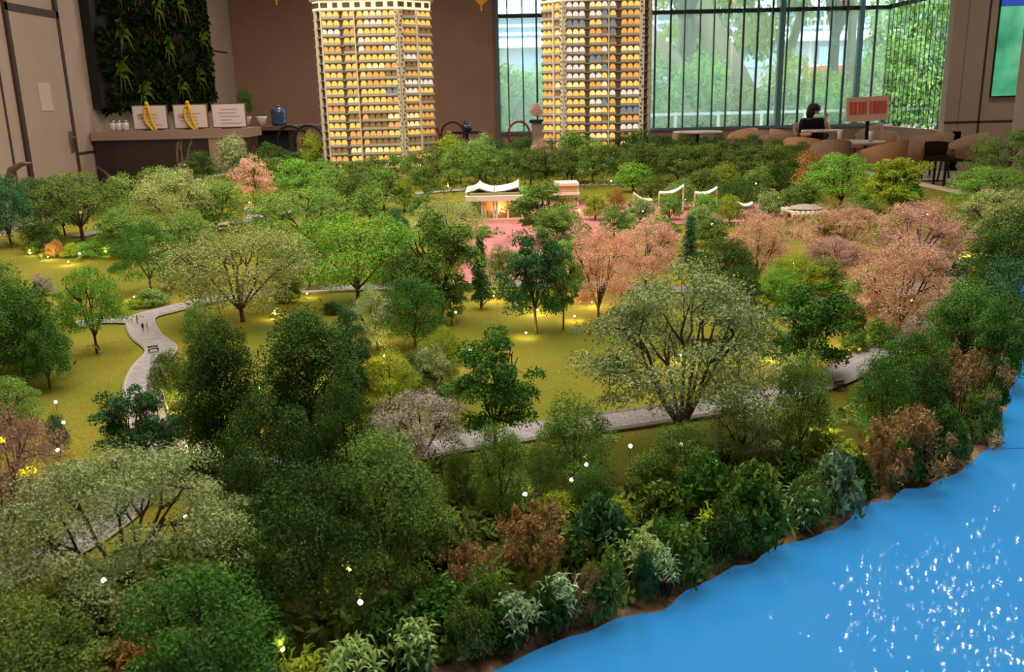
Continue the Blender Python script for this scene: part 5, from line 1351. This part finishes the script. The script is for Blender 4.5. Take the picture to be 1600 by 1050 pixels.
rd = [.15, .14, .13, .055, .06, .075, .05, .035, .075, .05, .032, .09, .075, .045, .04, .09, .075, .045, .04]
skin_body('body', V, E, rd, M['skin'], o, 2)
skin_body('black_top', V[:4] + [V[5], V[6], V[8], V[9]], [(0, 1), (1, 2), (2, 3), (2, 4), (4, 5), (2, 6), (6, 7)], [.17, .16, .15, .07, .095, .065, .095, .065], mat('black_cotton', lin((16, 15, 18)), .8, .1), o, 2)
hc = zt - .12
TURN = Matrix.Translation((0, -.03, hc)) @ Matrix.Rotation(R(38), 4, 'Z') @ Matrix.Rotation(R(12), 4, 'X') @ Matrix.Translation((0, .03, -hc))
hd_ = MB().lathe([(.012, -.125), (.05, -.115), (.072, -.07), (.082, -.01), (.084, .04), (.07, .09), (.035, .115), (.004, .12)], (0, -.03, hc), 14, .95, 1.1).build('head', M['skin'], o, True)
MB().tube([(0, -.115, hc + .01), (0, -.138, hc - .02), (0, -.118, hc - .03)], [.008, .013, .010], 6).build('nose', M['skin'], hd_, True)
for x in (-.033, .033): MB().ball((x, -.112, hc + .015), .011, 8, 5).build('eye', M['dark'], hd_, True)
for x in (-.082, .082): MB().ball((x, -.02, hc - .005), .02, 8, 6, 1.4).build('ear', M['skin'], hd_, True)
MB().lathe([(.03, -.06), (.062, -.045), (.066, -.01), (.05, .012)], (0, -.075, hc - .055), 12, 1, .95).build('face_mask', mat('white_mask', lin((214, 216, 220)), .8, .1), hd_, True)
MB().lathe([(.075, -.13), (.105, -.08), (.108, .0), (.102, .06), (.075, .11), (.03, .135), (.004, .138)], (0, .005, hc), 16, 1, 1.05).lathe([(.096, .03), (.10, .06), (.085, .105), (.045, .135), (.004, .142)], (0, -.035, hc), 16, 1, 1.08).build('hair', mat('black_hair', lin((16, 13, 13)), .6, .3), o, True)
hd_.matrix_basis = TURN; bpy.data.objects['hair'].matrix_basis = TURN
for ob in bpy.data.objects:
    if ob.name.startswith('hair') and ob.parent is o: ob.matrix_basis = TURN
# hand near the face: palm, four fingers and a thumb round a phone
hp_ = Vector(V[10])
Vh = [tuple(hp_), tuple(hp_ + Vector((0, -.01, .06)))]; Eh = [(0, 1)]; rh = [.026, .030]
for j, (dx, L_) in enumerate(((-.024, .05), (-.008, .056), (.008, .052), (.023, .042))):
    b0 = len(Vh); Vh += [tuple(hp_ + Vector((dx, -.012, .085))), tuple(hp_ + Vector((dx, -.03, .085 + L_ * .6))), tuple(hp_ + Vector((dx, -.045, .085 + L_ * .8)))]; Eh += [(1, b0), (b0, b0 + 1), (b0 + 1, b0 + 2)]; rh += [.010, .009, .008]
b0 = len(Vh); Vh += [tuple(hp_ + Vector((-.04, -.01, .05))), tuple(hp_ + Vector((-.05, -.035, .075)))]; Eh += [(0, b0), (b0, b0 + 1)]; rh += [.011, .009]
skin_body('hand', Vh, Eh, rh, M['skin'], o, 1)
o = empty('phone', tuple(hp_ + Vector((0, -.05, .10))), 0, 'dark phone held up by the seated person', 'phone')
MB().box((0, 0, 0), (.07, .009, .14)).build('case', M['dark'], o); MB().box((0, -.005, 0), (.062, .003, .126)).build('screen', mat('phone_screen', (.02, .02, .03), .1, .5), o)
tub_chair(1268, 190, 17.0, 'taupe tub chair that the person in black sits in', M['shell'], math.pi, .66)

# teal wall screen at the right edge
m = bpy.data.materials.new('screen_picture'); m.use_nodes = True; nt = m.node_tree; b = nt.nodes['Principled BSDF']
tc = nt.nodes.new('ShaderNodeTexCoord'); n = nt.nodes.new('ShaderNodeTexNoise'); n.inputs['Scale'].default_value = 1.6; n.inputs['Detail'].default_value = 4
nt.links.new(tc.outputs['Object'], n.inputs['Vector']); cr_ = nt.nodes.new('ShaderNodeValToRGB'); nt.links.new(n.outputs['Fac'], cr_.inputs[0])
cr_.color_ramp.elements[0].position = .35; cr_.color_ramp.elements[0].color = (*lin((44, 130, 96)), 1); cr_.color_ramp.elements[1].position = .68; cr_.color_ramp.elements[1].color = (*lin((120, 196, 150)), 1)
e = cr_.color_ramp.elements.new(.5); e.color = (*lin((70, 164, 122)), 1)
sx_ = nt.nodes.new('ShaderNodeSeparateXYZ'); nt.links.new(tc.outputs['Object'], sx_.inputs[0])
gt = nt.nodes.new('ShaderNodeMath'); gt.operation = 'GREATER_THAN'; gt.inputs[1].default_value = 1.50; nt.links.new(sx_.outputs['Z'], gt.inputs[0])
mx = nt.nodes.new('ShaderNodeMix'); mx.data_type = 'RGBA'; mx.inputs[7].default_value = (*lin((30, 70, 170)), 1)
nt.links.new(gt.outputs[0], mx.inputs[0]); nt.links.new(cr_.outputs[0], mx.inputs[6])
b.inputs['Base Color'].default_value = (.02, .02, .02, 1); nt.links.new(mx.outputs[2], b.inputs['Emission Color']); b.inputs['Emission Strength'].default_value = .75
ps = atd(1552, 150, YR - .1)
o = empty('wall_screen', (ps.x, YR - .06, ps.z), 0, 'glowing teal wall screen with a blue top at the right edge', 'screen')
MB().box((1.0, 0, 1.1), (2.0, .06, 2.2)).build('screen_panel', m, o); MB().box((1.0, .045, 1.1), (2.04, .02, 2.24)).build('bezel', M['dark'], o)
# leather sling of a chair seen at the left edge
p = atd(14, 262, 8.0)
o = empty('sculpted_branch', (p.x, 8.0, 0), 0, 'dark driftwood branch sculpture at the left picture edge', 'sculpture')
MB().tube([(-.22, 0, 0), (-.2, 0, .4), (-.12, 0, .66), (.02, 0, p.z - .02), (.12, 0, p.z + .03), (.2, 0, p.z + .035)], [.05, .045, .04, .035, .022, .008], 8).build('branch', M['wood'], o, True)
MB().tube([(-.2, 0, .3), (-.24, 0, .8), (-.19, .02, p.z + .1), (-.155, .02, p.z + .28), (-.16, .02, p.z + .36)], [.045, .04, .035, .025, .01], 8).build('side_branch', M['wood'], o, True)

# ------------------------------------------------------------------ outside the window
struct(MB().box((8, 45, -.1), (60, 49.6, .1)).build('ground', mat('outdoor_paving', lin((150, 150, 146)), .9, .1)))
YS = 50
bz = lambda py: atd(1100, py, YS).z
o = empty('street_building', (8, YS + 2, 0), 0, 'pale blurred building with white bands across the street', 'building')
M['facade'] = mat('grey_facade', lin((150, 152, 158)), .7, .3); M['whiteband'] = mat('white_concrete_band', lin((228, 230, 232)), .7, .2); M['facglass'] = mat('blue_grey_glazing', lin((130, 156, 176)), .15, .6)
MB().box((0, 0, bz(62) / 2), (56, 4, bz(62))).build('lower_facade', M['facade'], o)
MB().box((0, -.5, bz(62)), (56, 5, .42)).build('white_band', M['whiteband'], o)
MB().box((0, .3, bz(40)), (56, 4, bz(12) - bz(68))).build('glazing', M['facglass'], o)
for x in range(-27, 28, 3): MB().box((x, -1.9, bz(40)), (.16, .16, bz(16) - bz(60))).build('window_post', M['whiteband'], o)
for py in (33, 46): MB().box((0, -1.85, bz(py)), (56, .16, .14)).build('window_rail', M['whiteband'], o)
MB().box((0, -.3, bz(14)), (56, 5, .5)).build('white_band', M['whiteband'], o)
MB().box((0, .3, bz(-30)), (56, 4, bz(-70) - bz(12))).build('upper_facade', M['facade'], o)
for x in range(-26, 28, 4): MB().box((x, -2.04, bz(92)), (2.6, .1, 1.0)).build('window', M['facglass'], o)
rg2 = random.Random(11)
for i in range(34):
    x = -2 + i * .62; d = 25 + rg2.uniform(-1.5, 5); px = 800 + x * FPX / d
    h = rg2.uniform(1.7, 2.7); 
    leaf = rg2.choice(('bright', 'lime', 'mint', 'bright', 'green'))
    plant('small', leaf, (x, d, -.05), h, rg2.uniform(1.8, 2.6), 'blurred %s hedge shrub outside the window, %s counted from its left frame' % (leaf, '%d%s' % (i + 1, {1: 'st', 2: 'nd', 3: 'rd'}.get((i + 1) % 10 if (i + 1) // 10 != 1 else 0, 'th'))), 'hedge shrubs outside the window', 'outdoor shrub', name='hedge_shrub')
for i in range(12):
    plant('small', rg2.choice(('bright', 'green', 'mint')), (9.9 + i * .34, 23.2 + (i % 4) * 1.1 + rg2.uniform(-.2, .2), -.05), rg2.uniform(2.6, 5.2), rg2.uniform(2.0, 2.8), 'blurred green shrub beyond the side window, %s from its left side' % ORD[i], 'shrubs beyond the side window', 'outdoor shrub', name='hedge_shrub')
def street_tree(x, d, h, wid, leaf, lab, limbs, shape='dome'):
    o = plant(shape, leaf, (x, d, 0), h, wid, lab, None, 'outdoor tree', name='street_tree')
    for L_ in limbs:
        pts = [Vector(((atd(a, b_, d).x - x) * 1.0, 0, atd(a, b_, d).z)) for a, b_ in L_[0]]
        mb = MB(); mb.tube([(p_.x / o.scale.x, 0, p_.z / o.scale.z) for p_ in smooth3(pts)], [r_ / o.scale.x for r_ in np.linspace(L_[1], L_[2], len(smooth3(pts)))], 8)
        q = mb.build('limb', M['barkpale'], o, True); o.rotation_euler.z = 0
street_tree(5.2, 27, 17, 12, 'bright', 'large leaning street tree outside behind the right tower', [([(1180, 215), (1160, 150), (1125, 80), (1095, 10), (1080, -60)], .40, .26), ([(1010, 55), (1060, 110), (1120, 140), (1175, 170)], .22, .3)])
street_tree(6.8, 31, 8.5, 4.2, 'lime', 'street tree with a straight trunk outside the window centre', [([(1085, 220), (1083, 120), (1080, 40), (1082, -60)], .18, .14), ([(1215, 215), (1222, 130), (1240, 60), (1262, -10)], .22, .12)], 'airy')
street_tree(10.2, 29, 15, 9, 'mint', 'street tree outside the window left of the corner', [([(1330, 215), (1328, 120), (1332, 40), (1336, -40)], .16, .12)])
street_tree(14.5, 29, 9, 5, 'bright', 'bright street tree outside the side window', [([(1480, 215), (1475, 120), (1470, 30)], .16, .12)], 'airy')
def parked(px, py0, py1, d, wpx, m_, lab):
    a = atd(px, py1, d); z0 = max(.25, a.z); z1 = atd(px, py0, d).z; wd = wpx * d / FPX
    o = empty('parked_car', (a.x, d, 0), 0, lab, 'car')
    MB().box((0, 0, (z0 + z1) / 2 * .85), (wd, 1.7, (z1 - .25) * .6)).build('body', m_, o); MB().box((0, 0, z1 - .25), (wd * .62, 1.5, .5), 0, .82).build('cabin', M['facglass'], o)
    for x in (-.32, .32):
        for y in (-.8, .8): MB().tube([(x * wd, y - .1, .3), (x * wd, y + .1, .3)], .3, 14).build('wheel', M['dark'], o)
parked(1110, 185, 205, 27, 80, mat('red_paint', lin((190, 60, 66)), .3, .5), 'pinkish red car outside the window')
parked(1330, 168, 200, 30, 110, mat('white_paint', lin((214, 218, 222)), .3, .5), 'white car outside the window behind the board')
d = 40; a = atd(1290, 150, d); c_ = atd(1355, 100, d)
o = empty('street_bus', ((a.x + c_.x) / 2, d, 0), 0, 'white bus with a red roof stripe outside the window', 'bus')
MB().box((0, 0, c_.z / 2 + .2), (c_.x - a.x + 1.5, 2.4, c_.z - .4)).build('body', M['whiteband'], o); MB().box((0, -.02, c_.z - .25), (c_.x - a.x + 1.52, 2.44, .4)).build('red_stripe', bpy.data.materials['red_paint'], o)
MB().box((0, -1.22, c_.z * .62), (c_.x - a.x + .9, .04, .7)).build('window_band', M['facglass'], o)
for x in (-.7, .7): MB().tube([(x, -1.2, .4), (x, -.9, .4)], .42, 14).build('wheel', M['dark'], o)
o = empty('railing', (6.5, 23.5, 0), 0, 'low white railing outside the window', 'railing')
for z in (.55, .95): MB().box((0, 0, z), (9, .05, .07)).build('rail', M['whiteband'], o)
for x in range(-4, 5): MB().box((x * 1.1, 0, .5), (.06, .06, 1.0)).build('post', M['whiteband'], o)

# ------------------------------------------------------------------ crystal chandelier over the lake (above the picture; it glitters in the acrylic)
pw = at(1465, 925, WZ); dd = (pw - CAM); dd.z = -dd.z; pc_ = pw + dd * ((4.1 - WZ) / dd.z)
o = empty('chandelier', (pc_.x, pc_.y, 4.1), 0, 'cascading crystal chandelier hanging over the lake side of the model', 'chandelier')
MB().lathe([(.0, 0), (.5, .0), (.5, .04), (.0, .04)], (0, 0, ZC - 4.1 - .05), 24).build('ceiling_plate', M['metal'], o)
rc = random.Random(4); mc = emit('glowing_crystal', (1, .80, .64), 34); mc.cycles.emission_sampling = 'NONE'
cm, wm = MB(), MB()
for i in range(800):
    x, y, z = rc.gauss(.1, .62), rc.gauss(.2, 1.5), rc.uniform(-.25, .55); r = rc.choice((.0025, .003, .004, .005, .008))
    cm.lathe([(.0005, -r * 1.5), (r, 0), (.0005, r)], (x, y, z), 5)
    if i % 4 == 0: wm.tube([(x, y, z), (x * .5, y * .35, ZC - 4.1 - .04)], .0012, 3, False)
cm.build('crystals', mc, o)['kind'] = 'stuff'; wm.build('wires', M['metal'], o)['kind'] = 'stuff'
